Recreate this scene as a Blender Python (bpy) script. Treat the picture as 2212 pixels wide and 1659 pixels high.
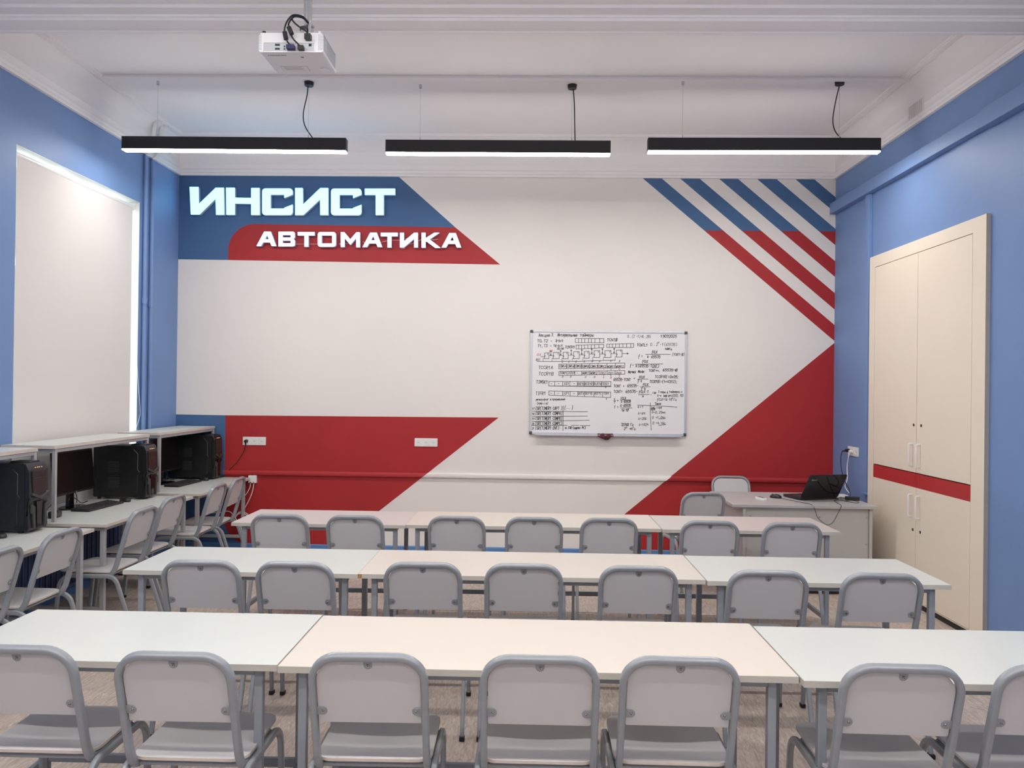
import bpy, bmesh, math, random
from mathutils import Vector, Matrix
from mathutils.geometry import tessellate_polygon

# ------------------------------------------------------------------ scene, camera, world, exposure
for o in list(bpy.data.objects):
    bpy.data.objects.remove(o)
S = bpy.context.scene
COL = S.collection
S.view_settings.view_transform = 'Standard'
S.view_settings.look = 'None'
S.view_settings.gamma = 1.0
S.view_settings.use_curve_mapping = False
S.view_settings.exposure = 0.78

FPX, CX, CY, CAMH = 1675.34, 1106.0, 829.5, 1.7308
R_ = Vector((0.99967607, 0.0224449, 0.0119996))
U_ = Vector((-0.01189994, -0.00456856, 0.99991876))
F_ = Vector((-0.02249789, 0.99973764, 0.00429999))
cam = bpy.data.cameras.new('camera')
cam.sensor_width = 36.0
cam.lens = FPX / 2212 * 36
cam.clip_start = 0.05
co = bpy.data.objects.new('camera', cam)
COL.objects.link(co)
co.matrix_world = Matrix(((R_.x, U_.x, -F_.x, 0), (R_.y, U_.y, -F_.y, 0), (R_.z, U_.z, -F_.z, CAMH), (0, 0, 0, 1)))
S.camera = co

WORLD_STRENGTH = 6.0
w = bpy.data.worlds.new('daylight')
S.world = w
w.use_nodes = True
bg = w.node_tree.nodes['Background']
bg.inputs['Color'].default_value = (0.86, 0.93, 1.0, 1)
bg.inputs['Strength'].default_value = WORLD_STRENGTH

LAMP_STRENGTH = 37.0
LAMP_COLOR = (1.0, 0.955, 0.90)
SIGN_STRENGTH = 2.2
SIGN_COLOR = (0.19, 0.66, 1.0)

XL, XR, YW, YB = -3.722, 3.149, 8.1, -3.4
ZC, ZT = 3.923, 4.28
PI = math.pi

def at(x, y, axis, val):
    """the point of the wall, ceiling or desk plane (axis = val) that a photograph point belongs to"""
    d = F_ + R_ * ((x - CX) / FPX) - U_ * ((y - CY) / FPX)
    o = Vector((0, 0, CAMH))
    return o + d * ((val - o[axis]) / d[axis])

# ------------------------------------------------------------------ materials
MATS = {}
def mat(name, color, rough=0.5, metal=0.0, spec=0.5, emit=None, es=0.0, noise=0.0, nscale=8.0, bump=0.0, bscale=200.0, coat=0.0):
    if name in MATS:
        return MATS[name]
    m = bpy.data.materials.new(name)
    m.use_nodes = True
    nt = m.node_tree
    b = nt.nodes['Principled BSDF']
    b.inputs['Base Color'].default_value = (*color, 1)
    b.inputs['Roughness'].default_value = rough
    b.inputs['Metallic'].default_value = metal
    b.inputs['Specular IOR Level'].default_value = spec
    b.inputs['Coat Weight'].default_value = coat
    if emit:
        b.inputs['Emission Color'].default_value = (*emit, 1)
        b.inputs['Emission Strength'].default_value = es
    tc = nt.nodes.new('ShaderNodeTexCoord')
    if noise:
        n = nt.nodes.new('ShaderNodeTexNoise')
        n.inputs['Scale'].default_value = nscale
        n.inputs['Detail'].default_value = 5
        nt.links.new(tc.outputs['Object'], n.inputs['Vector'])
        r = nt.nodes.new('ShaderNodeValToRGB')
        r.color_ramp.elements[0].position = 0.3
        r.color_ramp.elements[1].position = 0.7
        r.color_ramp.elements[0].color = (*[c * (1 - noise) for c in color], 1)
        r.color_ramp.elements[1].color = (*[min(1, c * (1 + noise)) for c in color], 1)
        nt.links.new(n.outputs['Fac'], r.inputs['Fac'])
        nt.links.new(r.outputs['Color'], b.inputs['Base Color'])
    if bump:
        n = nt.nodes.new('ShaderNodeTexNoise')
        n.inputs['Scale'].default_value = bscale
        n.inputs['Detail'].default_value = 3
        nt.links.new(tc.outputs['Object'], n.inputs['Vector'])
        bp = nt.nodes.new('ShaderNodeBump')
        bp.inputs['Strength'].default_value = bump
        bp.inputs['Distance'].default_value = 0.004
        nt.links.new(n.outputs['Fac'], bp.inputs['Height'])
        nt.links.new(bp.outputs['Normal'], b.inputs['Normal'])
    MATS[name] = m
    return m

WHITE = mat('white_wall_paint', (0.79, 0.745, 0.71), 0.75, spec=0.25, noise=0.015, nscale=1.5, bump=0.12, bscale=60)
CEIL = mat('ceiling_paint', (0.86, 0.83, 0.83), 0.8, spec=0.2, noise=0.012, nscale=1.2, bump=0.1, bscale=30)
BLUE = mat('blue_wall_paint', (0.175, 0.285, 0.53), 0.5, spec=0.4, noise=0.03, nscale=2, bump=0.1, bscale=60)
MBLUE = mat('shaded_mural_blue', (0.064, 0.140, 0.285), 0.6, spec=0.3, noise=0.03, nscale=2, bump=0.1, bscale=60)  # blue wall paint darkened in its colour for grazing light on the mural
MRED = mat('mural_red_paint', (0.39, 0.022, 0.025), 0.55, spec=0.35, noise=0.05, nscale=2, bump=0.1, bscale=60)
DBLUE = mat('blue_skirting_paint', (0.10, 0.22, 0.46), 0.4, spec=0.5, noise=0.04, nscale=4)
TOPW = mat('cream_laminate', (0.66, 0.60, 0.53), 0.33, spec=0.45, noise=0.008, nscale=2, bump=0.03, bscale=500)
TOPG = mat('pale_green_grey_laminate', (0.60, 0.62, 0.585), 0.33, spec=0.45, noise=0.012, nscale=2, bump=0.03, bscale=500)
TOPN = mat('pale_pinkish_grey_laminate', (0.60, 0.545, 0.52), 0.33, spec=0.45, noise=0.012, nscale=2, bump=0.03, bscale=500)
EDGE = mat('laminate_edge_band', (0.52, 0.50, 0.45), 0.45, noise=0.02, nscale=10)
CHIP = mat('raw_chipboard', (0.42, 0.25, 0.10), 0.9, noise=0.45, nscale=300)
TUBE = mat('grey_powder_coated_steel', (0.27, 0.29, 0.315), 0.28, spec=0.5, noise=0.03, nscale=30, coat=0.25)
FRAME = mat('grey_table_frame_steel', (0.27, 0.295, 0.33), 0.38, spec=0.5, noise=0.03, nscale=20)
LFRAME = mat('light_grey_desk_frame_steel', (0.40, 0.40, 0.41), 0.35, spec=0.5, noise=0.03, nscale=20)
PLY = mat('grey_laminated_plywood', (0.56, 0.55, 0.56), 0.42, spec=0.4, noise=0.015, nscale=5, bump=0.03, bscale=400)
PLYE = mat('pale_seat_edge', (0.62, 0.55, 0.49), 0.6, noise=0.04, nscale=40)
SCREW = mat('zinc_screw', (0.42, 0.42, 0.44), 0.3, metal=1.0, noise=0.05, nscale=200)
BLACKP = mat('black_plastic', (0.012, 0.012, 0.013), 0.38, spec=0.5, noise=0.1, nscale=60)
BLACKS = mat('black_satin_steel', (0.015, 0.016, 0.016), 0.28, spec=0.5, noise=0.1, nscale=30)
BLACKG = mat('black_gloss_plastic', (0.004, 0.004, 0.005), 0.09, spec=0.5, noise=0.1, nscale=30)
SCREEN = mat('dark_screen', (0.007, 0.006, 0.006), 0.32, spec=0.18, noise=0.05, nscale=10)
GREYP = mat('dark_grey_plastic', (0.05, 0.05, 0.052), 0.4, noise=0.1, nscale=40)
BAY = mat('brown_black_gloss_plastic', (0.036, 0.026, 0.024), 0.32, spec=0.3, noise=0.1, nscale=30)
RUBBER = mat('black_rubber', (0.015, 0.015, 0.015), 0.7, noise=0.1, nscale=60)
WHITEP = mat('white_plastic', (0.80, 0.79, 0.77), 0.35, noise=0.01, nscale=20)
PROJW = mat('projector_white_plastic', (0.78, 0.77, 0.79), 0.45, noise=0.01, nscale=20)
PROJG = mat('projector_port_grey', (0.50, 0.52, 0.56), 0.5, noise=0.02, nscale=40)
LBLK = mat('lamp_black_aluminium', (0.018, 0.018, 0.019), 0.45, spec=0.4, noise=0.05, nscale=30)
CHROME = mat('polished_steel', (0.62, 0.64, 0.66), 0.22, metal=1.0, noise=0.05, nscale=30)
ALU = mat('brushed_aluminium', (0.62, 0.64, 0.68), 0.35, metal=0.6, noise=0.03, nscale=30)
BOARD = mat('whiteboard_enamel', (0.80, 0.785, 0.80), 0.22, spec=0.5, noise=0.008, nscale=3)
DKCORNER = mat('dark_grey_corner_plastic', (0.07, 0.07, 0.075), 0.5, noise=0.05, nscale=30)
INK = mat('black_marker_ink', (0.055, 0.052, 0.055), 0.6, noise=0.3, nscale=30)
INKG = mat('faded_grey_green_ink', (0.26, 0.29, 0.27), 0.6, noise=0.2, nscale=30)
INKR = mat('red_marker_ink', (0.55, 0.16, 0.11), 0.6, noise=0.2, nscale=30)
CLOTH = mat('dark_maroon_cloth', (0.085, 0.022, 0.032), 0.9, noise=0.3, nscale=60, bump=0.4, bscale=200)
CAB = mat('cream_cabinet_laminate', (0.84, 0.755, 0.63), 0.5, spec=0.4, noise=0.01, nscale=3)
CABE = mat('grey_cabinet_edge', (0.36, 0.33, 0.31), 0.5, noise=0.03, nscale=30)
CRED = mat('red_cabinet_laminate', (0.48, 0.028, 0.030), 0.45, noise=0.02, nscale=3)
DESKG = mat('light_grey_desk_laminate', (0.50, 0.49, 0.47), 0.45, noise=0.012, nscale=4)
DESKT = mat('grey_desk_top_laminate', (0.46, 0.46, 0.46), 0.35, noise=0.012, nscale=4)
PIPEW = mat('white_pipe_paint', (0.74, 0.73, 0.72), 0.5, noise=0.02, nscale=10)
RADB = mat('dark_blue_radiator_enamel', (0.035, 0.065, 0.15), 0.4, noise=0.05, nscale=10)
FRAMEW = mat('white_window_frame', (0.82, 0.82, 0.82), 0.4, noise=0.01, nscale=10)
SIDEL = mat('letter_side_acrylic', (0.42, 0.42, 0.56), 0.4, emit=(0.5, 0.55, 0.9), es=0.05, noise=0.02, nscale=10)
LETTER = mat('glowing_letter_face', (0.15, 0.18, 0.2), 0.4, emit=SIGN_COLOR, es=SIGN_STRENGTH)
LETTER2 = mat('glowing_letter_face_lower', (0.15, 0.18, 0.2), 0.4, emit=(0.45, 0.66, 1.0), es=SIGN_STRENGTH)
DIFF = mat('lamp_diffuser', (0.9, 0.9, 0.9), 0.5, emit=LAMP_COLOR, es=LAMP_STRENGTH)
LED = mat('amber_led', (0.9, 0.5, 0.2), 0.4, emit=(1.0, 0.55, 0.2), es=0.6)
PORTB = mat('vga_connector_blue', (0.01, 0.015, 0.09), 0.5, noise=0.05, nscale=40)
SILVER = mat('silver_print', (0.55, 0.55, 0.57), 0.4, metal=0.6, noise=0.02, nscale=40)
STICK = mat('label_print_grey', (0.36, 0.30, 0.28), 0.6, noise=0.1, nscale=200)

def floor_mat():
    m = bpy.data.materials.new('streaked_linoleum')
    m.use_nodes = True
    nt = m.node_tree; N = nt.nodes; L = nt.links
    b = N['Principled BSDF']
    tc = N.new('ShaderNodeTexCoord')
    mp = N.new('ShaderNodeMapping'); mp.inputs['Rotation'].default_value = (0, 0, 0.25); mp.inputs['Scale'].default_value = (60, 12, 1)
    L.new(tc.outputs['Object'], mp.inputs['Vector'])
    n1 = N.new('ShaderNodeTexNoise'); n1.inputs['Scale'].default_value = 1.0; n1.inputs['Detail'].default_value = 6; n1.inputs['Distortion'].default_value = 1.2
    L.new(mp.outputs['Vector'], n1.inputs['Vector'])
    mp2 = N.new('ShaderNodeMapping'); mp2.inputs['Rotation'].default_value = (0, 0, -0.2); mp2.inputs['Scale'].default_value = (95, 18, 1)
    L.new(tc.outputs['Object'], mp2.inputs['Vector'])
    n2 = N.new('ShaderNodeTexNoise'); n2.inputs['Scale'].default_value = 1.0; n2.inputs['Detail'].default_value = 4; n2.inputs['Distortion'].default_value = 1.5
    L.new(mp2.outputs['Vector'], n2.inputs['Vector'])
    r1 = N.new('ShaderNodeValToRGB')
    e = r1.color_ramp.elements
    e[0].position = 0.36; e[0].color = (0.40, 0.325, 0.275, 1)
    e[1].position = 0.62; e[1].color = (0.56, 0.475, 0.41, 1)
    L.new(n1.outputs['Fac'], r1.inputs['Fac'])
    r2 = N.new('ShaderNodeValToRGB')
    e = r2.color_ramp.elements
    e[0].position = 0.60; e[0].color = (0, 0, 0, 1)
    e[1].position = 0.70; e[1].color = (0.8, 0.8, 0.8, 1)
    L.new(n2.outputs['Fac'], r2.inputs['Fac'])
    mx = N.new('ShaderNodeMixRGB'); mx.blend_type = 'MIX'
    mx.inputs['Color2'].default_value = (0.76, 0.68, 0.60, 1)
    L.new(r2.outputs['Color'], mx.inputs['Fac']); L.new(r1.outputs['Color'], mx.inputs['Color1'])
    L.new(mx.outputs['Color'], b.inputs['Base Color'])
    b.inputs['Roughness'].default_value = 0.5
    bp = N.new('ShaderNodeBump'); bp.inputs['Strength'].default_value = 0.15; bp.inputs['Distance'].default_value = 0.002
    L.new(n1.outputs['Fac'], bp.inputs['Height']); L.new(bp.outputs['Normal'], b.inputs['Normal'])
    return m
FLOORM = floor_mat()

def blind_mat():
    m = bpy.data.materials.new('roller_blind_fabric')
    m.use_nodes = True
    nt = m.node_tree; N = nt.nodes; L = nt.links
    out = N['Material Output']
    N.remove(N['Principled BSDF'])
    tc = N.new('ShaderNodeTexCoord')
    n = N.new('ShaderNodeTexNoise'); n.inputs['Scale'].default_value = 500
    L.new(tc.outputs['Object'], n.inputs['Vector'])
    r = N.new('ShaderNodeValToRGB')
    r.color_ramp.elements[0].color = (0.74, 0.70, 0.68, 1); r.color_ramp.elements[1].color = (0.80, 0.76, 0.74, 1)
    L.new(n.outputs['Fac'], r.inputs['Fac'])
    d = N.new('ShaderNodeBsdfDiffuse'); t = N.new('ShaderNodeBsdfTranslucent')
    L.new(r.outputs['Color'], d.inputs['Color']); L.new(r.outputs['Color'], t.inputs['Color'])
    mx = N.new('ShaderNodeMixShader'); mx.inputs['Fac'].default_value = 0.035
    L.new(d.outputs[0], mx.inputs[1]); L.new(t.outputs[0], mx.inputs[2]); L.new(mx.outputs[0], out.inputs['Surface'])
    return m
BLIND = blind_mat()

def glass_mat():
    m = bpy.data.materials.new('window_glass')
    m.use_nodes = True
    nt = m.node_tree; N = nt.nodes; L = nt.links
    out = N['Material Output']; N.remove(N['Principled BSDF'])
    t = N.new('ShaderNodeBsdfTransparent'); t.inputs['Color'].default_value = (0.9, 0.95, 0.93, 1)
    g = N.new('ShaderNodeBsdfGlossy'); g.inputs['Roughness'].default_value = 0.02
    f = N.new('ShaderNodeFresnel'); f.inputs['IOR'].default_value = 1.45
    mx = N.new('ShaderNodeMixShader')
    L.new(f.outputs[0], mx.inputs['Fac']); L.new(t.outputs[0], mx.inputs[1]); L.new(g.outputs[0], mx.inputs[2])
    L.new(mx.outputs[0], out.inputs['Surface'])
    return m
GLASS = glass_mat()

# ------------------------------------------------------------------ mesh helpers
class MB:
    def __init__(s):
        s.v = []; s.f = []; s.m = []; s.mats = []
    def mi(s, m):
        if m not in s.mats: s.mats.append(m)
        return s.mats.index(m)
    def add(s, vs, fs, m):
        k = len(s.v); i = s.mi(m)
        s.v += [tuple(p) for p in vs]
        for f in fs:
            s.f.append(tuple(k + a for a in f)); s.m.append(i)
        return s
    def box(s, x0, y0, z0, x1, y1, z1, m):
        x0, x1 = min(x0, x1), max(x0, x1); y0, y1 = min(y0, y1), max(y0, y1); z0, z1 = min(z0, z1), max(z0, z1)
        vs = [(x0, y0, z0), (x1, y0, z0), (x1, y1, z0), (x0, y1, z0), (x0, y0, z1), (x1, y0, z1), (x1, y1, z1), (x0, y1, z1)]
        return s.add(vs, [(0, 3, 2, 1), (4, 5, 6, 7), (0, 1, 5, 4), (1, 2, 6, 5), (2, 3, 7, 6), (3, 0, 4, 7)], m)
    def prism(s, loops, fn, d0, d1, m, mside=None):
        """loops: 2D outlines (outer first, then holes); fn(a, b, d) -> point; caps at d0 and d1"""
        if not isinstance(loops[0][0], (tuple, list)): loops = [loops]
        flat = [p for l in loops for p in l]
        tris = tessellate_polygon([[Vector((a, b, 0)) for a, b in l] for l in loops])
        n = len(flat)
        vs = [fn(a, b, d0) for a, b in flat] + [fn(a, b, d1) for a, b in flat]
        s.add(vs, [tuple(t) for t in tris] + [tuple(i + n for i in reversed(t)) for t in tris], m)
        k = 0; fs = []
        for l in loops:
            q = len(l)
            for i in range(q):
                a, b = k + i, k + (i + 1) % q
                fs.append((a, b, b + n, a + n))
            k += q
        return s.add(vs, fs, mside or m)
    def sweep(s, path, hw, hd, m, n=12, up=None, p=2.0, cap=True):
        """tube along path; section half width hw (across) and half depth hd (along the carried normal)"""
        P = [Vector(q) for q in path]
        T = []
        for i in range(len(P)):
            a = P[max(0, i - 1)]; b = P[min(len(P) - 1, i + 1)]
            T.append((b - a).normalized())
        if p > 2.5: sec = rrect(-hw, -hd, hw, hd, min(hw, hd) * .62, 3)
        else: sec = [(hw * math.cos(2 * PI * k / n), hd * math.sin(2 * PI * k / n)) for k in range(n)]
        n = len(sec)
        N = Vector(up) if up else (Vector((0, 0, 1)) if abs(T[0].z) < .9 else Vector((0, 1, 0)))
        N = (N - T[0] * N.dot(T[0])).normalized()
        vs = []
        for i in range(len(P)):
            if i:
                q = T[i - 1].rotation_difference(T[i]); N = q @ N
                N = (N - T[i] * N.dot(T[i])).normalized()
            B = T[i].cross(N)
            for c, t in sec:
                vs.append(P[i] + B * c + N * t)
        fs = []
        for i in range(len(P) - 1):
            for k in range(n):
                a = i * n + k; b = i * n + (k + 1) % n
                fs.append((a, b, b + n, a + n))
        if cap:
            fs.append(tuple(range(n))[::-1]); fs.append(tuple((len(P) - 1) * n + k for k in range(n)))
        return s.add(vs, fs, m)
    def cyl(s, a, b, r, m, n=14, r2=None):
        a = Vector(a); b = Vector(b); t = (b - a).normalized()
        N = t.orthogonal().normalized(); B = t.cross(N)
        vs = []
        for P, rr in ((a, r), (b, r if r2 is None else r2)):
            for k in range(n):
                an = 2 * PI * k / n
                vs.append(P + N * (rr * math.cos(an)) + B * (rr * math.sin(an)))
        fs = [(k, (k + 1) % n, (k + 1) % n + n, k + n) for k in range(n)] + [tuple(range(n))[::-1], tuple(range(n, 2 * n))]
        return s.add(vs, fs, m)
    def build(s, name, parent=None, bevel=0, segs=2, kind=None, smooth=True):
        me = bpy.data.meshes.new(name)
        me.from_pydata(s.v, [], s.f)
        for m in s.mats: me.materials.append(m)
        me.polygons.foreach_set('material_index', s.m)
        bm = bmesh.new(); bm.from_mesh(me)
        bmesh.ops.remove_doubles(bm, verts=bm.verts, dist=1e-6)
        bmesh.ops.recalc_face_normals(bm, faces=bm.faces)
        bm.to_mesh(me); bm.free()
        if smooth:
            me.polygons.foreach_set('use_smooth', [True] * len(me.polygons))
            me.set_sharp_from_angle(angle=math.radians(38))
        o = bpy.data.objects.new(name, me)
        COL.objects.link(o)
        if parent is not None: o.parent = parent
        if bevel:
            b = o.modifiers.new('bevel', 'BEVEL'); b.width = bevel; b.segments = segs; b.limit_method = 'ANGLE'; b.angle_limit = math.radians(50)
            b.harden_normals = False
        if kind: o['kind'] = kind
        return o

def tag(o, label, cat, group=None):
    o['label'] = label; o['category'] = cat
    if group: o['group'] = group
    return o
def thing(name, label, cat, loc=(0, 0, 0), rz=0.0, group=None):
    o = bpy.data.objects.new(name, None)
    o.empty_display_size = 0.1
    COL.objects.link(o)
    o.location = loc; o.rotation_euler = (0, 0, rz)
    return tag(o, label, cat, group)
def struct(o):
    o['kind'] = 'structure'; return o
def copy_tree(o, parent=None):
    c = o.copy(); COL.objects.link(c); c.parent = parent
    for ch in list(o.children): copy_tree(ch, c)
    return c
def fillet(pts, r, seg=6):
    P = [Vector(p) for p in pts]; out = [P[0]]
    for i in range(1, len(P) - 1):
        a = (P[i - 1] - P[i]); b = (P[i + 1] - P[i])
        rr = r[i] if isinstance(r, (list, tuple)) else r
        ang = a.angle(b)
        if ang > PI - 0.02: out.append(P[i]); continue
        d = min(rr / math.tan(ang / 2), a.length * .49, b.length * .49)
        p0 = P[i] + a.normalized() * d; p1 = P[i] + b.normalized() * d
        rad = d * math.tan(ang / 2)
        c = P[i] + (a.normalized() + b.normalized()).normalized() * (rad / math.sin(ang / 2))
        u = (p0 - c); v = (p1 - c); tot = u.angle(v)
        for k in range(seg + 1):
            t = k / seg
            out.append(c + (u * math.sin((1 - t) * tot) + v * math.sin(t * tot)) / math.sin(tot))
    out.append(P[-1])
    return out
def smooth_path(pts, seg=6):
    P = [Vector(p) for p in pts]; P = [P[0] * 2 - P[1]] + P + [P[-1] * 2 - P[-2]]
    out = []
    for i in range(1, len(P) - 2):
        for k in range(seg):
            t = k / seg
            a, b, c, d = P[i - 1], P[i], P[i + 1], P[i + 2]
            out.append(.5 * ((2 * b) + (c - a) * t + (2 * a - 5 * b + 4 * c - d) * t * t + (3 * b - a - 3 * c + d) * t ** 3))
    out.append(P[-2])
    return out
def rrect(x0, y0, x1, y1, r, seg=6):
    r4 = r if isinstance(r, (list, tuple)) else [r] * 4   # corners: x0y0, x1y0, x1y1, x0y1
    out = []
    for (cx, cy, a0), rr in zip(((x0, y0, PI), (x1, y0, 1.5 * PI), (x1, y1, 0), (x0, y1, .5 * PI)), r4):
        if rr <= 0: out.append((cx, cy)); continue
        ox = cx + (rr if cx == x0 else -rr); oy = cy + (rr if cy == y0 else -rr)
        for k in range(seg + 1):
            a = a0 + .5 * PI * k / seg
            out.append((ox + rr * math.cos(a), oy + rr * math.sin(a)))
    return out
XZ = lambda a, b, d: (a, d, b)
XY = lambda a, b, d: (a, b, d)
YZ = lambda a, b, d: (d, a, b)

# ------------------------------------------------------------------ room shell
m = MB(); m.box(XL - .3, YB - .2, -0.12, XR + .3, YW + .2, 0, FLOORM); struct(m.build('floor'))
m = MB(); m.box(XL - .3, YB - .2, ZT, XR + .3, YW + .2, ZT + .12, CEIL); struct(m.build('ceiling'))
m = MB(); m.box(XL - .3, YW, 0, XR + .3, YW + .2, ZT, WHITE); wall_back = struct(m.build('wall_back'))
m = MB(); m.box(XL - .3, YB - .2, 0, XR + .3, YB, ZT, WHITE); struct(m.build('wall_front'))
m = MB(); m.box(XR, YB, 0, XR + .2, YW, ZC + .05, BLUE); m.box(XR, YB, ZC + .05, XR + .2, YW, ZT, CEIL); wall_right = struct(m.build('wall_right'))
WY0, WY1, WZ0, WZ1 = 5.51, 7.281, 0.70, 3.444
m = MB()
m.box(XL - .3, YB, 0, XL, WY0, ZC + .05, BLUE); m.box(XL - .3, WY1, 0, XL, YW, ZC + .05, BLUE)
m.box(XL - .3, WY0, 0, XL, WY1, WZ0, BLUE); m.box(XL - .3, WY0, WZ1, XL, WY1, ZC + .05, BLUE)
m.box(XL - .3, YB, ZC + .05, XL, YW, ZT, CEIL)
wall_left = struct(m.build('wall_left'))
# window in the left wall
win = thing('window_1', 'white framed window behind the roller blind in the blue left wall', 'window', (XL - .2, (WY0 + WY1) / 2, WZ0))
del win['category']; win['kind'] = 'structure'
def rel(o, b):  # keep world coordinates for a child built in world space
    o.matrix_parent_inverse = b.matrix_world.inverted(); return o
def child(mb, name, parent, **k):
    o = mb.build(name, parent, **k)
    loc = Matrix.Translation(parent.location) @ parent.rotation_euler.to_matrix().to_4x4()
    o.matrix_parent_inverse = loc.inverted()
    return o
m = MB(); t = .004
m.box(XL - .3, WY0, WZ1 - t, XL - .001, WY1, WZ1 - .0005, WHITEP); m.box(XL - .3, WY0 + .0005, WZ0, XL - .001, WY0 + t, WZ1, WHITEP)
m.box(XL - .3, WY1 - t, WZ0, XL - .001, WY1 - .0005, WZ1, WHITEP)
child(m, 'reveal', win)
m = MB(); m.box(XL - .3, WY0 + .005, WZ0, XL - .001, WY1 - .005, WZ0 + .02, WHITEP); child(m, 'window_sill', win, bevel=.003)
m = MB(); xf0, xf1 = XL - .26, XL - .20
for y0, y1 in ((WY0 + .005, WY0 + .065), (WY1 - .065, WY1 - .005), ((WY0 + WY1) / 2 - .035, (WY0 + WY1) / 2 + .035)):
    m.box(xf0, y0, WZ0 + .02, xf1, y1, WZ1 - .005, FRAMEW)
for z0, z1 in ((WZ0 + .02, WZ0 + .08), (WZ1 - .065, WZ1 - .005), (2.62, 2.67)):
    m.box(xf0 + .002, WY0 + .005, z0, xf1 - .002, WY1 - .005, z1, FRAMEW)
child(m, 'window_frame', win)
ym = (WY0 + WY1) / 2
for y0, y1 in ((WY0 + .06, ym - .03), (ym + .03, WY1 - .06)):
    for z0, z1 in ((WZ0 + .075, 2.625), (2.665, WZ1 - .06)):
        m = MB(); m.box(XL - .235, y0, z0, XL - .229, y1, z1, GLASS); child(m, 'pane', win)

# cornice: profile (inset from side walls, inset from back wall, height)
PROF = [(0, 0, ZC), (.028, .028, ZC), (.032, .032, ZC + .022), (.02, .02, ZC + .034), (.024, .028, ZC + .06), (.014, .016, ZC + .075), (.014, .02, ZC + .11),
        (.018, .026, ZC + .122), (.014, .024, ZC + .13), (.014, .03, 4.165), (.02, .04, 4.18), (.03, .062, 4.205), (.046, .105, 4.232), (.07, .16, 4.252), (.098, .22, 4.262),
        (.10, .224, 4.270), (.112, .238, 4.270), (.114, .242, 4.264), (.150, .29, 4.264), (.152, .294, 4.270), (.166, .308, 4.271), (.17, .312, ZT + .002)]
def cornice(a, b, side):
    m = MB(); vs = []
    for s, bk, z in PROF:
        if side == 'left': vs += [(XL + s, YB, z), (XL + s, YW - bk, z)]
        elif side == 'right': vs += [(XR - s, YB, z), (XR - s, YW - bk, z)]
        else: vs += [(XL + s, YW - bk, z), (XR - s, YW - bk, z)]
    fs = [(2 * i, 2 * i + 1, 2 * i + 3, 2 * i + 2) for i in range(len(PROF) - 1)]
    m.add(vs, fs, CEIL)
    # close the back of the moulding
    k = 2 * (len(PROF) - 1)
    if side == 'left': e = [(XL, YB, ZT), (XL, YW, ZT)]
    elif side == 'right': e = [(XR, YB, ZT), (XR, YW, ZT)]
    else: e = [(XL, YW, ZT), (XR, YW, ZT)]
    m.add([vs[k], vs[k + 1]] + e, [(0, 1, 3, 2)], CEIL)
    m.add([vs[0], vs[1]] + e, [(0, 1, 3, 2)], CEIL)
    o = m.build(name='trim_%d' % {'left': 1, 'right': 2, 'back': 3}[side]); return struct(o)
for sd in ('left', 'right', 'back'): cornice(None, None, sd)

# ceiling girder above the first rows
G = [(4.872, ZT), (4.872, 3.955), (4.866, 3.95), (4.842, 3.95), (4.836, 3.957), (4.70, 3.957), (4.694, 3.972), (4.684, 3.972), (4.68, 3.985), (4.60, 3.987), (4.585, 4.0), (4.50, 4.0), (4.49, 4.008),
     (3.72, 4.008), (3.70, 3.985), (3.6, 3.957), (3.45, 3.957), (3.44, ZT)]
m = MB(); m.prism([(y, z) for y, z in G], lambda a, b, d: (d, a, b), XL, XR, CEIL)
o = struct(m.build('trim_4'))
# thin round-edged conduit moulding across the ceiling
m = MB(); m.prism(rrect(-.022, -.018, .022, .012, .008, 3), lambda a, b, d: (d, 6.385 + a - .012 * ((d - .1) / 3.3) ** 2 * 3, ZT + b - .008), -3.56, 3.06, CEIL)
struct(m.build('trim_5'))

# ------------------------------------------------------------------ mural paint on the back wall
def wp(x, y): p = at(x, y, 1, YW); return (p.x, p.z)
def sg(x, y): return (x / 3.16 + 400, y / 3.16 + 380)
def paint(name, pts, mt, d=.0018):
    m = MB(); m.prism(pts, XZ, YW - d, YW + .002, mt); return child(m, name, wall_back, smooth=False)
def arcp(cx, cy, rx, ry, a0, a1, n=14):
    return [(cx + rx * math.cos(math.radians(a0 + (a1 - a0) * k / n)), cy - ry * math.sin(math.radians(a0 + (a1 - a0) * k / n))) for k in range(n + 1)]
EPS = .001
ztop = ZC + .03
TL = wp(860, 387)
red_up = [sg(*p) for p in [(1845, 352), (2150, 605), (293, 574)]] + [sg(*p) for p in arcp(480, 510, 186, 182, 180, 90)]
seam_l = red_up[-1]
p_end = sg(1845, 352)
bu = [wp(*q) for q in [(857, 385), p_end] + red_up[3:][::-1] + [sg(293, 574)]]
zlow_b = wp(380, 560)[1]
bu = [(XL, ztop), (wp(855, 383)[0], ztop)] + bu[1:] + [(XL, zlow_b)]
paint('painted_band', bu, MBLUE)
paint('painted_band', [wp(*q) for q in red_up], MRED)
zb = 0.0
x486 = wp(486, 1000)[0]
zlt = wp(480, 897)[1]
rad = .26
red_lo = [(x486, zlt), wp(1077, 902), wp(820, 1103)]
sl = (wp(820, 1103)[0] - wp(1077, 902)[0]) / (wp(820, 1103)[1] - wp(1077, 902)[1])
xb_ = wp(1077, 902)[0] + sl * (.05 - wp(1077, 902)[1])
arc = [(x486 + rad - rad * math.sin(a),   .05 + rad - rad * math.cos(a)) for a in [k / 12 * PI / 2 for k in range(13)]]
red_lo = [(x486, zlt), wp(1077, 902), (xb_, .05)] + arc
paint('painted_band', red_lo, MRED)
paint('painted_band', [(XL, wp(380, 895)[1]), (x486, zlt)] + arc[::-1][0:13] + [(x486 + rad, 0.0), (XL, 0.0)], MBLUE)
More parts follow.
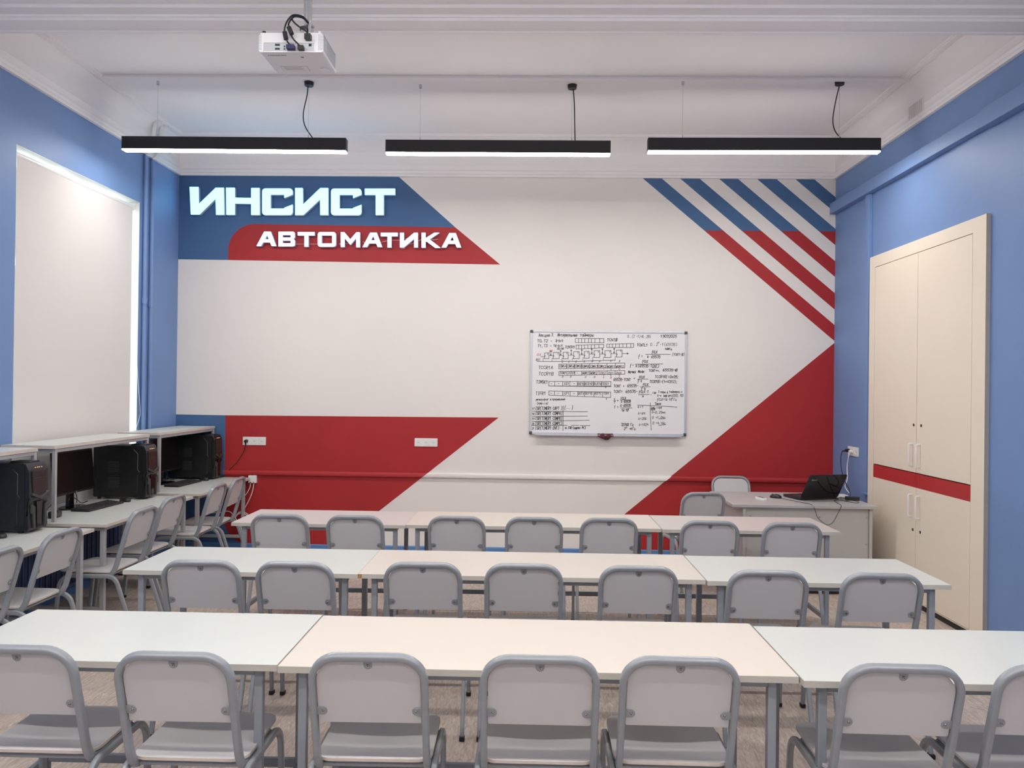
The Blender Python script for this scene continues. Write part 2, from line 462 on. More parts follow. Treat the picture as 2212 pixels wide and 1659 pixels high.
# right lower triangle
A = wp(1802, 741); B = wp(1350, 1110); sl2 = (B[0] - A[0]) / (B[1] - A[1])
A = (XR, A[1]); xr_ = A[0] + sl2 * (.05 - A[1])
paint('painted_band', [A, (XR, .05), (xr_, .05)], MRED)
# diagonal stripes, blue above red
zt_ = wp(1500, 386)[1]; zm_ = wp(1600, 498.5)[1]
ratio = (wp(1520.5, 498)[0] - wp(1391.9, 388.8)[0]) / (wp(1391.9, 388.8)[1] - wp(1520.5, 498)[1])
for a, b in ((1391.9, 1432.7), (1472, 1514), (1555.6, 1596), (1637, 1679), (1719.4, 1760)):
    xa = wp(a, 388)[0]; xb2 = wp(b, 388)[0]
    z388 = wp(a, 388)[1]
    def X(x, z): return x + (z388 - z) * ratio
    def clip(z0, z1):   # strip between heights z0 (top) and z1 (bottom), clipped at the right wall
        pts = [(X(xa, z0), z0), (X(xb2, z0), z0), (X(xb2, z1), z1), (X(xa, z1), z1)]
        out = []
        for i in range(4):
            p, q = pts[i], pts[(i + 1) % 4]
            if p[0] <= XR: out.append(p)
            if (p[0] <= XR) != (q[0] <= XR):
                t = (XR - p[0]) / (q[0] - p[0]); out.append((XR, p[1] + t * (q[1] - p[1])))
        return out
    c1 = clip(ztop, zm_)
    if len(c1) > 2: paint('painted_stripe', c1, MBLUE)
    c2 = clip(zm_, wp(1802, 741)[1] - .3)
    if len(c2) > 2: paint('painted_stripe', c2, MRED)

# chair rail, painted with the mural, and skirtings
z0r, z1r = .779, .826
def rail(x0a, x0b, x1a, x1b, mt, nm):
    prof = [(0, z0r), (-.026, z0r), (-.028, z0r + .004), (-.028, z1r - .012), (-.022, z1r - .004), (-.018, z1r), (0, z1r)]
    m = MB(); vs = []
    for y, z in prof:
        t = (z - z0r) / (z1r - z0r)
        vs += [(x0a + (x0b - x0a) * t, YW + y, z), (x1a + (x1b - x1a) * t, YW + y, z)]
    n = len(prof)
    fs = [(2 * i, 2 * i + 1, (2 * i + 3) % (2 * n), (2 * i + 2) % (2 * n)) for i in range(n)] + [tuple(range(0, 2 * n, 2)), tuple(range(1, 2 * n, 2))]
    m.add(vs, fs, mt); o = m.build(nm); struct(o); return o
def dg(z): return wp(1077, 902)[0] + sl * (z - wp(1077, 902)[1])
def dg2(z): return A[0] + sl2 * (z - A[1])
rail(XL, XL, x486, x486, MBLUE, 'trim_6')
rail(x486, x486, dg(z0r), dg(z1r), MRED, 'trim_7')
rail(dg(z0r), dg(z1r), dg2(z0r), dg2(z1r), WHITE, 'trim_8')
rail(dg2(z0r), dg2(z1r), XR, XR, MRED, 'trim_9')
m = MB(); m.prism([(0, 0), (-.035, 0), (-.035, .015), (-.02, .025), (-.02, .052), (-.012, .060), (0, .060)], lambda a, b, d: (d, YW + a, b), XL, XR, DBLUE)
struct(m.build('baseboard_back'))
m = MB(); m.prism([(0, 0), (.02, 0), (.02, .052), (.012, .060), (0, .060)], lambda a, b, d: (XL + a, d, b), YB, YW - .04, DBLUE)
struct(m.build('baseboard_left'))
for y0, y1 in ((YB, 5.40), (7.24, YW - .04)):
    m = MB(); m.prism([(0, 0), (-.02, 0), (-.02, .052), (-.012, .060), (0, .060)], lambda a, b, d: (XR + a, d, b), y0, y1, DBLUE)
    struct(m.build('baseboard_right'))

# ------------------------------------------------------------------ cable ducts, pipes, vent, radiator
m = MB(); m.box(XR - .062, 5.397, 3.560, XR, YW - .002, 3.672, BLUE)
t = tag(m.build('cable_duct', bevel=.004), 'blue painted box duct along the right wall, ending in the striped corner', 'duct', 'ducts on the right wall')
m = MB(); m.box(XR - .075, YB + .01, 3.552, XR - .001, 5.394, 3.684, BLUE)
tag(m.build('cable_duct', bevel=.004), 'nearer, thicker length of blue box duct running out at the right photo edge', 'duct', 'ducts on the right wall')
m = MB(); m.box(XR - .035, 7.225, .80, XR, 7.305, 3.558, BLUE); m.box(XR - .045, 7.215, .78, XR, 7.315, .80, BLUE)
tag(m.build('cable_duct', bevel=.003), 'slim vertical blue duct beside the cream wall cabinet', 'duct', 'ducts on the right wall')

v = thing('vent_grille', 'small white slatted vent grille in the white frieze above the right wall', 'vent', (XR - .014, 6.40, 4.035))
m = MB(); m.box(XR - .023, 6.275, 3.965, XR - .012, 6.285, 4.105, CEIL); m.box(XR - .023, 6.515, 3.965, XR - .012, 6.525, 4.105, CEIL)
m.box(XR - .023, 6.285, 3.965, XR - .012, 6.515, 3.972, CEIL); m.box(XR - .023, 6.285, 4.098, XR - .012, 6.515, 4.105, CEIL); child(m, 'vent_frame', v)
m = MB(); m.box(XR - .018, 6.285, 3.972, XR - .013, 6.515, 4.098, mat('vent_cavity', (.02, .02, .02), .8, noise=.05)); child(m, 'backing', v)
sm = None
for k in range(16):
    if sm is None:
        m = MB(); m.box(-.0008, -.0042, -.063, .0008, .0042, .063, CEIL); sm = m.build('slat', v); s_ = sm
    else:
        s_ = sm.copy(); COL.objects.link(s_)
    s_.location = (XR - .0215 - v.location.x, 6.293 + k * .0143 - v.location.y, 0)

def pipe(y, name, label, zj):
    o = thing(name, label, 'pipe', (XL + .024, y, 0), group='heating pipes in the left corner')
    x = XL + .024
    m = MB(); m.cyl((x, y, 0), (x, y, ZC - .005), .0185, BLUE, 16); child(m, 'pipe_shaft', o)
    m = MB(); m.cyl((x, y, zj - .03), (x, y, zj + .03), .025, BLUE, 16); child(m, 'coupling', o)
    path = fillet([(x, y, ZC - .01), (x + .035, y + .01, ZC + .02), (x + .04, y + .05, 4.12), (x + .05, y + .07, ZT - .02), (x + .12, y + .07, ZT + .0)], .03, 4)
    m = MB(); m.sweep(path, .019, .019, PIPEW, 14); child(m, 'pipe_bend', o)
    return o
pipe(7.345, 'heating_pipe', 'blue vertical heating pipe nearer the window in the left corner', 2.52)
pipe(7.475, 'heating_pipe', 'blue vertical heating pipe nearer the lettered wall in the left corner', 2.50)

rad_ = thing('radiator', 'dark blue sectional radiator under the blinded window, behind the computer desks', 'radiator', (XL + .075, 5.2, 0))
first = None
for k in range(24):
    if first is None:
        m = MB(); m.prism(rrect(-.034, .12, .034, .62, .03, 4), lambda a, b, d: (a, d, b), -.031, .031, RADB)
        m.box(-.045, -.006, .14, .045, .006, .60, RADB)
        first = m.build('section', rad_, bevel=.006); q = first
    else:
        q = first.copy(); COL.objects.link(q)
    q.location = (0, k * .068, 0)
m = MB(); m.cyl((XL + .075, 5.1, .57), (XL + .075, 6.9, .57), .014, RADB); m.cyl((XL + .075, 5.1, .17), (XL + .075, 6.9, .17), .014, RADB)
m.box(XL + .05, 5.3, 0, XL + .1, 5.33, .13, RADB); m.box(XL + .05, 6.6, 0, XL + .1, 6.63, .13, RADB); child(m, 'pipework', rad_)

# ------------------------------------------------------------------ roller blind
bl = thing('roller_blind', 'large white roller blind pulled down over the window in the left wall', 'blind', (XL - .03, 6.38, .73))
FX = XL - .030
m = MB(); m.box(FX - .0008, 5.56, .745, FX + .0008, 7.205, 3.385, BLIND); child(m, 'fabric', bl)
m = MB(); m.cyl((FX - .02, 5.545, 3.385), (FX - .02, 7.22, 3.385), .026, WHITEP, 20); child(m, 'roller_tube', bl)
m = MB(); m.box(FX - .055, 5.520, 3.35, FX + .012, 5.528, 3.437, WHITEP); child(m, 'bracket', bl, bevel=.002)
m = MB(); m.box(FX - .055, 7.24, 3.35, FX + .012, 7.248, 3.437, WHITEP); m.cyl((FX - .02, 7.222, 3.385), (FX - .02, 7.24, 3.385), .03, WHITEP, 16); child(m, 'bracket', bl, bevel=.002)
m = MB(); m.box(FX - .006, 5.56, .725, FX + .006, 7.205, .75, WHITEP); child(m, 'bottom_bar', bl, bevel=.003)
m = MB(); m.sweep(smooth_path([(FX + .02, 7.235, 3.36), (FX + .035, 7.25, 3.0), (FX + .036, 7.255, 2.0), (FX + .05, 7.30, 1.5), (FX + .05, 7.29, 1.4), (FX + .04, 7.262, 1.32), (FX + .038, 7.26, 1.30)]), .0022, .0022, WHITEP, 6)
child(m, 'bead_chain', bl)

# ------------------------------------------------------------------ pendant lamps
def make_lamp():
    r = thing('pendant_lamp', '', 'lamp', group='black linear pendant lamps')
    L2, hw = .945, .036
    m = MB(); m.box(-L2, -hw, 0, L2, hw, .105, LBLK)
    m.build('housing', r, bevel=.0015, segs=1)
    m = MB(); m.box(-L2 + .004, -hw + .002, -.010, L2 - .004, hw - .002, .0005, DIFF); m.build('diffuser', r)
    for x in (-.66, .62):
        m = MB(); m.cyl((x, 0, .105), (x, 0, .575), .0013, CHROME, 6); m.build('suspension_wire', r)
        m = MB(); m.cyl((x, 0, .105), (x, 0, .135), .0045, CHROME, 10); m.build('wire_gripper', r)
    m = MB(); m.cyl((-.66, 0, .552), (-.66, 0, .582), .012, CHROME, 14); m.build('ceiling_anchor', r)
    m = MB(); m.cyl((.62, 0, .55), (.62, 0, .582), .036, LBLK, 24, .04); m.build('ceiling_canopy', r)
    return r
LAMPZ = ZT - .582
def cord(l, dx, kind):
    P = {0: [(.61, .004, .552), (.60, .012, .47), (.57, .02, .33), (.585, .015, .22), (.66, .006, .105)],
         1: [(.63, .004, .552), (.64, .006, .42), (.645, .006, .25), (.65, .004, .105)],
         2: [(.62, .004, .552), (.59, .014, .40), (.575, .02, .27), (.59, .014, .18), (.64, .004, .105)]}[kind]
    m = MB(); m.sweep(smooth_path(P), .0045, .0045, RUBBER, 8)
    return m.build('power_cord', l)
lamp0 = make_lamp()
L = [lamp0, copy_tree(lamp0), copy_tree(lamp0)]
for i, (l, x, y, rz, lab) in enumerate(zip(L, (-2.506, -.29, 1.90), (6.475, 6.525, 6.43), (.010, .0, -.012),
        ('lit black linear pendant lamp above the glowing sign, nearest the window', 'lit black linear pendant lamp hanging in the middle of the three', 'lit black linear pendant lamp in front of the diagonal stripes'))):
    l.location = (x, y, LAMPZ); l.rotation_euler = (0, 0, rz); l['label'] = lab
    cord(l, 0, i)
k = 0
for yy, row in ((2.95, 'row next to the girder'), (1.1, 'second row added for brightness'), (-.9, 'rear row')):  # unseen rows; the second is added to brighten chair backs and right wall
    for x, w_ in ((-2.5, 'window side'), (-.29, 'middle'), (1.95, 'cabinet side')):
        l = copy_tree(lamp0); l.location = (x, yy, LAMPZ)
        l['label'] = 'linear pendant lamp above or behind the viewpoint, %s, %s' % (row, w_)

# ------------------------------------------------------------------ glowing sign letters
def letter(name, label, loops, group, face):
    loops = loops if isinstance(loops[0][0], (list, tuple)) else [loops]
    yf = YW - .062
    W = []
    for l in loops:
        W.append([(lambda p: (p.x, p.z))(at(*sg(*q), 1, yf)) for q in l])
    cx = sum(p[0] for p in W[0]) / len(W[0]); cz = min(p[1] for p in W[0])
    o = thing('sign_letter', label, 'letter', (cx, YW - .01, cz), group=group)
    m = MB(); m.prism(W, XZ, yf, yf + .006, face); child(m, 'letter_face', o, smooth=False)
    m = MB(); m.prism(W, XZ, yf + .006, YW - .012, SIDEL); child(m, 'letter_side', o, smooth=False)
    return o
def sh(l, dx, dy=0): return [(x + dx, y + dy) for x, y in l]
def arc4(cx, cy, r, a0, a1, n=5): return [(cx + r * math.cos(math.radians(a0 + (a1 - a0) * k / n)), cy - r * math.sin(math.radians(a0 + (a1 - a0) * k / n))) for k in range(n + 1)]
I1 = [(30, 75), (90, 75), (92, 192), (208, 80), (263, 80), (266, 265), (210, 265), (207, 155), (97, 263), (38, 263)]
H1 = [(279, 80), (338, 80), (338, 148), (450, 150), (450, 82), (507, 82), (508, 266), (450, 266), (450, 190), (338, 188), (338, 265), (281, 265)]
C1 = arc4(547, 107, 22, 180, 90) + arc4(711, 107, 22, 90, 0) + [(733, 127), (676, 150), (676, 128), (583, 128), (583, 222), (676, 222), (676, 217), (733, 195)] + arc4(711, 245, 22, 0, -90) + arc4(547, 245, 22, -90, -180)
I2 = [(750, 82), (802, 82), (804, 195), (922, 82), (976, 82), (976, 267), (922, 267), (920, 160), (806, 267), (750, 267)]
T1 = [(1226, 86), (1433, 86), (1433, 129), (1355, 129), (1355, 267), (1300, 267), (1300, 129), (1226, 129)]
g1 = 'large glowing letters of the upper sign word'
letter('И', 'first large glowing letter of the upper sign word, two posts and a slanted bar', I1, g1, LETTER)
letter('Н', 'second large glowing letter of the upper sign word, two posts and a crossbar', H1, g1, LETTER)
letter('С', 'third large glowing letter of the upper sign word, an open square hook', C1, g1, LETTER)
letter('И', 'fourth large glowing letter of the upper sign word, slanted bar between two open hooks', I2, g1, LETTER)
letter('С', 'fifth large glowing letter of the upper sign word, an open hook before the last letter', sh(C1, 470, 1), g1, LETTER)
letter('Т', 'sixth and last large glowing letter of the upper sign word, post under a bar', T1, g1, LETTER)
g2 = 'small glowing letters of the lower sign word'
def Aa(x, y): return [[(x, y + 98), (x + 52, y), (x + 96, y), (x + 133, y + 98), (x + 103, y + 98), (x + 92, y + 73), (x + 44, y + 73), (x + 29, y + 98)], [(x + 56, y + 52), (x + 84, y + 52), (x + 72, y + 22)]]
def Tt(x, y): return [(x, y), (x + 115, y), (x + 115, y + 23), (x + 72, y + 23), (x + 72, y + 100), (x + 46, y + 100), (x + 46, y + 23), (x, y + 23)]
Vv = [[(637, 381)] + arc4(733, 394, 14, 90, 0) + [(747, 420), (738, 429), (748, 440)] + arc4(734, 466, 14, 0, -90) + [(637, 480)], [(664, 403), (664, 420), (720, 420), (720, 403)], [(664, 441), (664, 459), (720, 459), (720, 441)]]
Oo = [arc4(923, 401, 18, 180, 90) + arc4(1010, 401, 18, 90, 0) + arc4(1010, 465, 18, 0, -90) + arc4(923, 465, 18, -90, -180), [(931, 405), (931, 461), (1003, 461), (1003, 405)]]
Mm = [(1062, 384), (1086, 384), (1127, 433), (1168, 385), (1192, 385), (1192, 486), (1167, 486), (1167, 423), (1127, 470), (1087, 423), (1087, 485), (1062, 485)]
Ii = [(1466, 388), (1492, 388), (1492, 448), (1562, 388), (1588, 388), (1588, 488), (1563, 488), (1563, 428), (1492, 488), (1466, 488)]
Kk = [(1614, 388), (1640, 388), (1640, 425), (1700, 388), (1735, 388), (1668, 432), (1742, 490), (1706, 490), (1646, 446), (1640, 450), (1640, 489), (1614, 489)]
letter('А', 'first small glowing letter of the lower sign word, pointed, with a crossbar', Aa(487, 380), g2, LETTER2)
letter('В', 'second small glowing letter of the lower sign word, with two closed loops', Vv, g2, LETTER2)
letter('Т', 'third small glowing letter of the lower sign word, before the square ring', Tt(768, 383), g2, LETTER2)
letter('О', 'fourth small glowing letter of the lower sign word, a square ring', Oo, g2, LETTER2)
letter('М', 'fifth small glowing letter of the lower sign word, two posts and a V', Mm, g2, LETTER2)
letter('А', 'sixth small glowing letter of the lower sign word, pointed, right of the M shape', Aa(1211, 387), g2, LETTER2)
letter('Т', 'seventh small glowing letter of the lower sign word, post under a bar', Tt(1335, 388), g2, LETTER2)
letter('И', 'eighth small glowing letter of the lower sign word, two posts joined by a slanted bar', Ii, g2, LETTER2)
letter('К', 'ninth small glowing letter of the lower sign word, a post with two slanted arms', Kk, g2, LETTER2)
letter('А', 'tenth and last small glowing letter of the lower sign word, pointed, nearest the diagonal edge', Aa(1751, 390), g2, LETTER2)
WIRE = mat('cream_wire', (.75, .62, .45), .5, noise=.02)
m = MB()
for pts in ([(1215, 448), (1235, 462), (1300, 452)], [(1338, 452), (1400, 440), (1465, 440)], [(1470, 440), (1520, 425), (1545, 418)], [(1600, 440), (1640, 430), (1690, 436), (1725, 432)],
            [(1670, 425), (1700, 440)], [(1500, 470), (1550, 462), (1600, 440)], [(1062, 470), (1055, 462), (1110, 462)], [(1475, 496), (1500, 496)], [(760, 466), (900, 466)]):
    m.sweep(smooth_path([at(*sg(*q), 1, YW - .016) for q in pts], 4), .0022, .0022, WIRE, 6)
tag(m.build('loose_wires'), 'thin pale wires hanging loose behind the lower glowing word', 'wires')

# ------------------------------------------------------------------ whiteboard with handwriting
BX0, BX1, BZ0, BZ1 = .004, 1.630, 1.247, 2.330
wb = thing('whiteboard', 'aluminium framed whiteboard covered in handwritten formulas and timer diagrams', 'whiteboard', ((BX0 + BX1) / 2, YW, BZ0))
yb = YW - .022
m = MB(); m.box(BX0 + .01, yb + .004, BZ0 + .01, BX1 - .01, YW - .004, BZ1 - .01, BOARD); child(m, 'writing_surface', wb)
m = MB()
for x0, z0, x1, z1 in ((BX0, BZ0, BX0 + .022, BZ1), (BX1 - .022, BZ0, BX1, BZ1), (BX0 + .022, BZ0, BX1 - .022, BZ0 + .022), (BX0 + .022, BZ1 - .022, BX1 - .022, BZ1)):
    m.box(x0, yb - .002, z0, x1, YW - .002, z1, ALU)
child(m, 'board_frame', wb, bevel=.003)
for x, z in ((BX0, BZ0), (BX1 - .028, BZ0), (BX0, BZ1 - .028), (BX1 - .028, BZ1 - .028)):
    m = MB(); m.box(x - .002, yb - .005, z - .002, x + .030, YW - .001, z + .030, DKCORNER); child(m, 'corner_cap', wb, bevel=.006)
m = MB(); m.box(BX0 + .06, yb - .045, BZ0 - .010, BX1 - .06, yb + .004, BZ0 - .004, ALU); m.box(BX0 + .06, yb - .047, BZ0 - .010, BX1 - .06, yb - .043, BZ0 + .004, ALU)
child(m, 'pen_tray', wb, bevel=.001)
def bp(x, y):
    u = (x - 90) / 2016; yt = 88 + 4 * u; yo = 1408 + 27 * u
    return BX0 + u * (BX1 - BX0), BZ1 - (y - yt) / (yo - yt) * (BZ1 - BZ0)
GL = {
 '0': '1 0 0 2 0 4 1 6 3 6 4 4 4 2 3 0 1 0', '1': '0 4 2 6 2 0', '2': '0 5 1 6 3 6 4 5 3 3 0 0 4 0', '3': '0 6 4 6 2 4 4 3 4 1 2 0 0 1', '4': '0 6 0 3 4 3;3 6 3 0',
 '5': '4 6 1 6 0 3 3 4 4 2 3 0 0 0', '6': '4 6 1 5 0 2 1 0 3 0 4 2 3 3 0 2', '7': '0 6 4 6 1 0;1 3 3 3', '8': '2 3 0 5 1 6 3 6 4 5 2 3 0 1 1 0 3 0 4 1 2 3', '9': '4 4 1 3 0 5 2 6 4 5 4 2 2 0 0 0',
 'A': '0 0 2 6 4 0;1 2 3 2', 'B': '0 0 0 6 3 6 4 5 3 3 0 3;3 3 4 1 3 0 0 0', 'C': '4 5 2 6 0 4 0 2 2 0 4 1', 'D': '0 0 0 6 2 6 4 4 4 2 2 0 0 0', 'E': '4 6 0 6 0 0 4 0;0 3 3 3', 'F': '4 6 0 6 0 0;0 3 3 3',
 'G': '4 5 2 6 0 4 0 2 2 0 4 1 4 3 2 3', 'H': '0 0 0 6;4 0 4 6;0 3 4 3', 'I': '1 6 3 6;2 6 2 0;1 0 3 0', 'K': '0 0 0 6;4 6 0 3 4 0', 'L': '0 6 0 0 4 0', 'M': '0 0 0 6 2 2 4 6 4 0', 'N': '0 0 0 6 4 0 4 6',
 'O': '1 0 0 2 0 4 1 6 3 6 4 4 4 2 3 0 1 0', 'P': '0 0 0 6 3 6 4 5 3 3 0 3', 'R': '0 0 0 6 3 6 4 5 3 3 0 3 4 0', 'S': '4 5 2 6 0 5 1 3 3 3 4 1 2 0 0 1', 'T': '0 6 4 6;2 6 2 0', 'U': '0 6 0 1 2 0 4 1 4 6', 'V': '0 6 2 0 4 6',
 'W': '0 6 1 0 2 4 3 0 4 6', 'X': '0 0 4 6;0 6 4 0', 'Z': '0 6 4 6 0 0 4 0', 'b': '0 6 0 0 2 0 4 1 4 3 2 4 0 3', 'i': '2 4 2 0;2 5.4 2 5.8', 't': '2 6 2 1 3 0 4 0;0 4 4 4', 'f': '4 6 2 6 1 4 1 -2 0 -2;0 3 3 3',
 'c': '4 3 2 4 0 3 0 1 2 0 4 1', 'l': '1 6 1 1 2 0', 'k': '0 6 0 0;3 4 0 2 3 0', 'm': '0 0 0 4;0 3 1 4 2 3 2 0;2 3 3 4 4 3 4 0', 'a': '4 4 4 0;4 3 2 4 0 3 0 1 2 0 4 1', 'x': '0 4 3 0;3 4 0 0', 'r': '0 0 0 4;0 3 2 4 3 4',
 'o': '1 0 0 1 0 3 1 4 3 4 4 3 4 1 3 0 1 0', 'd': '4 6 4 0;4 3 2 4 0 3 0 1 2 0 4 1', 'e': '0 2 4 2 3 4 1 4 0 2 1 0 3 0', 'v': '0 4 2 0 4 4', '(': '3 7 1 5 1 1 3 -1', ')': '1 7 3 5 3 1 1 -1', '-': '0 3 3 3', '=': '0 2 3 2;0 4 3 4',
 '.': '1 0 1.4 .4', ',': '1 1 .4 -1', ';': '1 1 .4 -1;1 3.5 1.3 4', '|': '1 7 1 -1', '{': '3 7 2 6 2 4 1 3 2 2 2 0 3 -1', '}': '1 7 2 6 2 4 3 3 2 2 2 0 1 -1', '<': '4 5 0 3 4 1', '>': '0 5 4 3 0 1', '+': '0 3 4 3;2 5 2 1',
 '~': '0 3 1 4 3 2 4 3', '/': '0 0 4 6', ':': '1 1 1.4 1.4;1 4 1.4 4.4', 'Ø': '1 0 0 2 0 4 1 6 3 6 4 4 4 2 3 0 1 0;0 -1 4 7', '·': '1 3 1.5 3.4', '→': '0 3 6 3;4 5 6 3 4 1', '_': '0 0 4 0',
 'Л': '0 0 1 1 2 6 4 0', 'л': '0 0 1 1 2 4 4 0', 'е': '0 2 4 2 3 4 1 4 0 2 1 0 3 0', 'к': '0 4 0 0;3 4 0 2 3 0', 'ц': '0 4 0 0 3 0 3 4;3 0 4 0 4 -1', 'и': '0 4 0 1 1 0 4 4 4 0', 'я': '4 0 4 4 1 4 0 3 1 2 4 2;2 2 0 0', 'И': '0 6 0 0 4 6 4 0',
 'н': '0 4 0 0;4 4 4 0;0 2 4 2', 'т': '0 4 4 4;2 4 2 0', 'р': '0 4 0 -2;0 3 2 4 4 3 4 1 2 0 0 1', 'в': '0 0 0 4 3 4 3 2 0 2;3 2 4 1 3 0 0 0', 'а': '4 4 4 0;4 3 2 4 0 3 0 1 2 0 4 1', 'ь': '0 4 0 0 3 0 3 2 0 2', 'ы': '0 4 0 0 2 0 2 2 0 2;4 4 4 0',
 'й': '0 4 0 1 1 0 4 4 4 0;1 6 2 5 3 6', 'м': '0 0 0 4 2 1 4 4 4 0', 'Г': '0 0 0 6 4 6', 'г': '0 0 0 4 3 4', 'д': '0 -1 0 0 4 0 4 -1;1 0 2 4 3 4 3 0', 'п': '0 0 0 4 3 4 3 0', 'ф': '2 6 2 -2;2 4 0 3 0 1 2 0 4 1 4 3 2 4', 'э': '0 4 3 4 4 2 3 0 0 0;1 2 4 2',
 'з': '0 4 3 4 1 2 3 1 1 0 0 0', 'с': '4 3 2 4 0 3 0 1 2 0 4 1', 'М': '0 0 0 6 2 2 4 6 4 0', ' ': ''}
rnd = random.Random(4)
INKS = {'k': MB(), 'g': MB(), 'r': MB()}
IM = {'k': INK, 'g': INKG, 'r': INKR}
def stroke(P, c, wd=.0052):
    mb = INKS[c]; yy = yb + .0034
    for (x0, z0), (x1, z1) in zip(P[:-1], P[1:]):
        dx, dz = x1 - x0, z1 - z0; l = math.hypot(dx, dz) or 1e-6
        nx, nz = -dz / l * wd / 2, dx / l * wd / 2; ex, ez = dx / l * wd * .3, dz / l * wd * .3
        mb.add([(x0 + nx - ex, yy, z0 + nz - ez), (x0 - nx - ex, yy, z0 - nz - ez), (x1 - nx + ex, yy, z1 - nz + ez), (x1 + nx + ex, yy, z1 + nz + ez)], [(0, 1, 2, 3)], IM[c])
def write(x0, x1, y, h, s, c='k', wd=.0052):
    """text s between crop x0..x1, baseline y, capital height h (photo-crop units on the board)"""
    n = len(s); adv = (x1 - x0) / max(1, n)
    for i, ch in enumerate(s):
        g = GL.get(ch, '')
        if not g: continue
        jx, jy = rnd.uniform(-.4, .4), rnd.uniform(-.05, .05) * h
        for st in g.split(';'):
            q = [float(t) for t in st.split()]
            pts = [(x0 + i * adv + q[k] / 4 * adv * .72 + q[k + 1] / 6 * h * .10 + jx, y - q[k + 1] / 6 * h + jy) for k in range(0, len(q), 2)]
            stroke([bp(*p) for p in pts], c, wd)
def ln(pts, c='k', wd=.0052): stroke([bp(pts[k], pts[k + 1]) for k in range(0, len(pts), 2)], c, wd)
def cells(x0, y0, x1, y1, y0r, y1r, cuts, c='k'):
    ln((x0, y0, x1, y0r, x1, y1r, x0, y1, x0, y0), c)
    for k in cuts:
        t = (k - x0) / (x1 - x0); ln((k, y0 + (y0r - y0) * t, k, y1 + (y1r - y1) * t), c)
write(195, 345, 172, 40, 'Лекция'); write(360, 405, 165, 34, '3.'); write(440, 700, 165, 40, 'Интервальные'); write(728, 910, 165, 40, 'таймеры')
write(1340, 1640, 175, 34, '0..(2 -1)→0..255', 'g'); write(1765, 1975, 170, 34, '19092025')
write(180, 320, 242, 34, 'T0,T2'); write(352, 380, 240, 30, '-'); write(418, 515, 236, 32, '8-bit')
write(188, 315, 304, 34, 'T1,T3'); write(345, 375, 302, 30, '-'); write(390, 508, 300, 32, '16-bit'); write(440, 528, 334, 24, 'RD/WR', wd=.004); write(540, 668, 318, 34, 'TCNTH1')
cells(670, 190, 1038, 243, 190, 243, (712, 752, 792, 840, 878, 922, 984)); cells(680, 275, 1036, 325, 265, 308, (714, 752, 790, 832, 876, 920, 975)); cells(1075, 260, 1420, 303, 250, 300, (1108, 1148, 1190, 1236, 1284, 1330, 1384))
write(1078, 1215, 222, 34, 'TCNTØ'); write(1462, 1605, 285, 34, 'TCNTL1'); write(1635, 1985, 276, 34, '0..2 -1(65535)', 'g'); write(1725, 1750, 242, 18, '16', 'g', .004); write(1822, 1915, 328, 24, '16МГц')
write(335, 382, 365, 26, 'f/2', 'r', .004); write(178, 235, 412, 26, 'CLK', 'r', .004); write(166, 222, 478, 26, 'RST', 'k', .004)
bxs = [(275, 378, 332, 450), (388, 372, 465, 450), (515, 368, 580, 452), (650, 360, 722, 450), (787, 355, 850, 442), (915, 345, 985, 432), (1052, 343, 1130, 432), (1202, 336, 1272, 425)]
for i, (a, b, c_, d) in enumerate(bxs):
    ln((a, b, c_, b - 3, c_, d - 2, a, d, a, b)); write(c_ - 26, c_ - 4, b + 26, 18, 'T', 'k', .004)
    ln((a, d - 46, a + 12, d - 34, a, d - 22), 'k', .004)
    ln((a - 1, d - 6, a - 17, d - 4, a - 17, 482 - i * 3), 'k', .004)
    if i:
        ln((bxs[i - 1][2], (b + d) / 2, a, (b + d) / 2), 'k', .0045); xa = a - 32
        ln((xa, b - 25, xa, b + 38)); ln((xa - 8, b - 12, xa, b - 27, xa + 8, b - 12)); ln((xa - 8, b + 25, xa, b + 40, xa + 8, b + 25))
ln((228, 425, 275, 428)); ln((1272, 380, 1355, 378)); ln((1335, 368, 1355, 378, 1338, 388)); ln((180, 486, 700, 482, 1190, 464))
for x in (505, 590, 683, 788, 890, 985, 1130, 1242): write(x - 8, x + 14, 500 - (x - 500) * .02, 22, 'Ø', 'g', .0035)
write(200, 390, 583, 40, 'TCCR1A'); cells(460, 520, 1310, 578, 500, 562, (562, 664, 756, 860, 965, 1080, 1188))
for x, s_ in ((468, 'COM1A1'), (570, 'COM1A0'), (668, 'COM1B1'), (762, 'COM1B0'), (868, 'COM1C1'), (972, 'COM1C0'), (1086, 'WGM11'), (1196, 'WGM10')): write(x, x + 100, 560, 30, s_, 'k', .0042)
write(202, 400, 662, 40, 'TCCR1B'); cells(464, 612, 1312, 664, 597, 642, (570, 668, 756, 862, 980, 1084, 1186))
for x, s_ in ((476, 'ICNC1'), (580, 'ICES1'), (695, '-'), (765, 'WGM13'), (870, 'WGM12'), (995, 'CS12'), (1096, 'CS11'), (1196, 'CS10')): write(x, x + len(s_) * 18, 645, 28, s_, 'k', .0042)
for x in (512, 616, 808, 922): write(x - 8, x + 14, 690, 22, 'Ø', 'g', .0035)
for x, s_ in ((1040, '1'), (1132, '0'), (1240, '0')):
    ln((x, 650, x, 680), 'r', .004); ln((x - 6, 658, x, 648, x + 6, 658), 'r', .004); write(x - 8, x + 14, 700, 20, s_, 'r', .004); write(x - 6, x + 12, 590, 16, s_ if s_ == '1' else '0', 'r', .0035)
write(172, 325, 766, 40, 'TIMSK1'); cells(334, 740, 1132, 798, 738, 796, (410, 515, 606, 702, 790, 908, 1014))
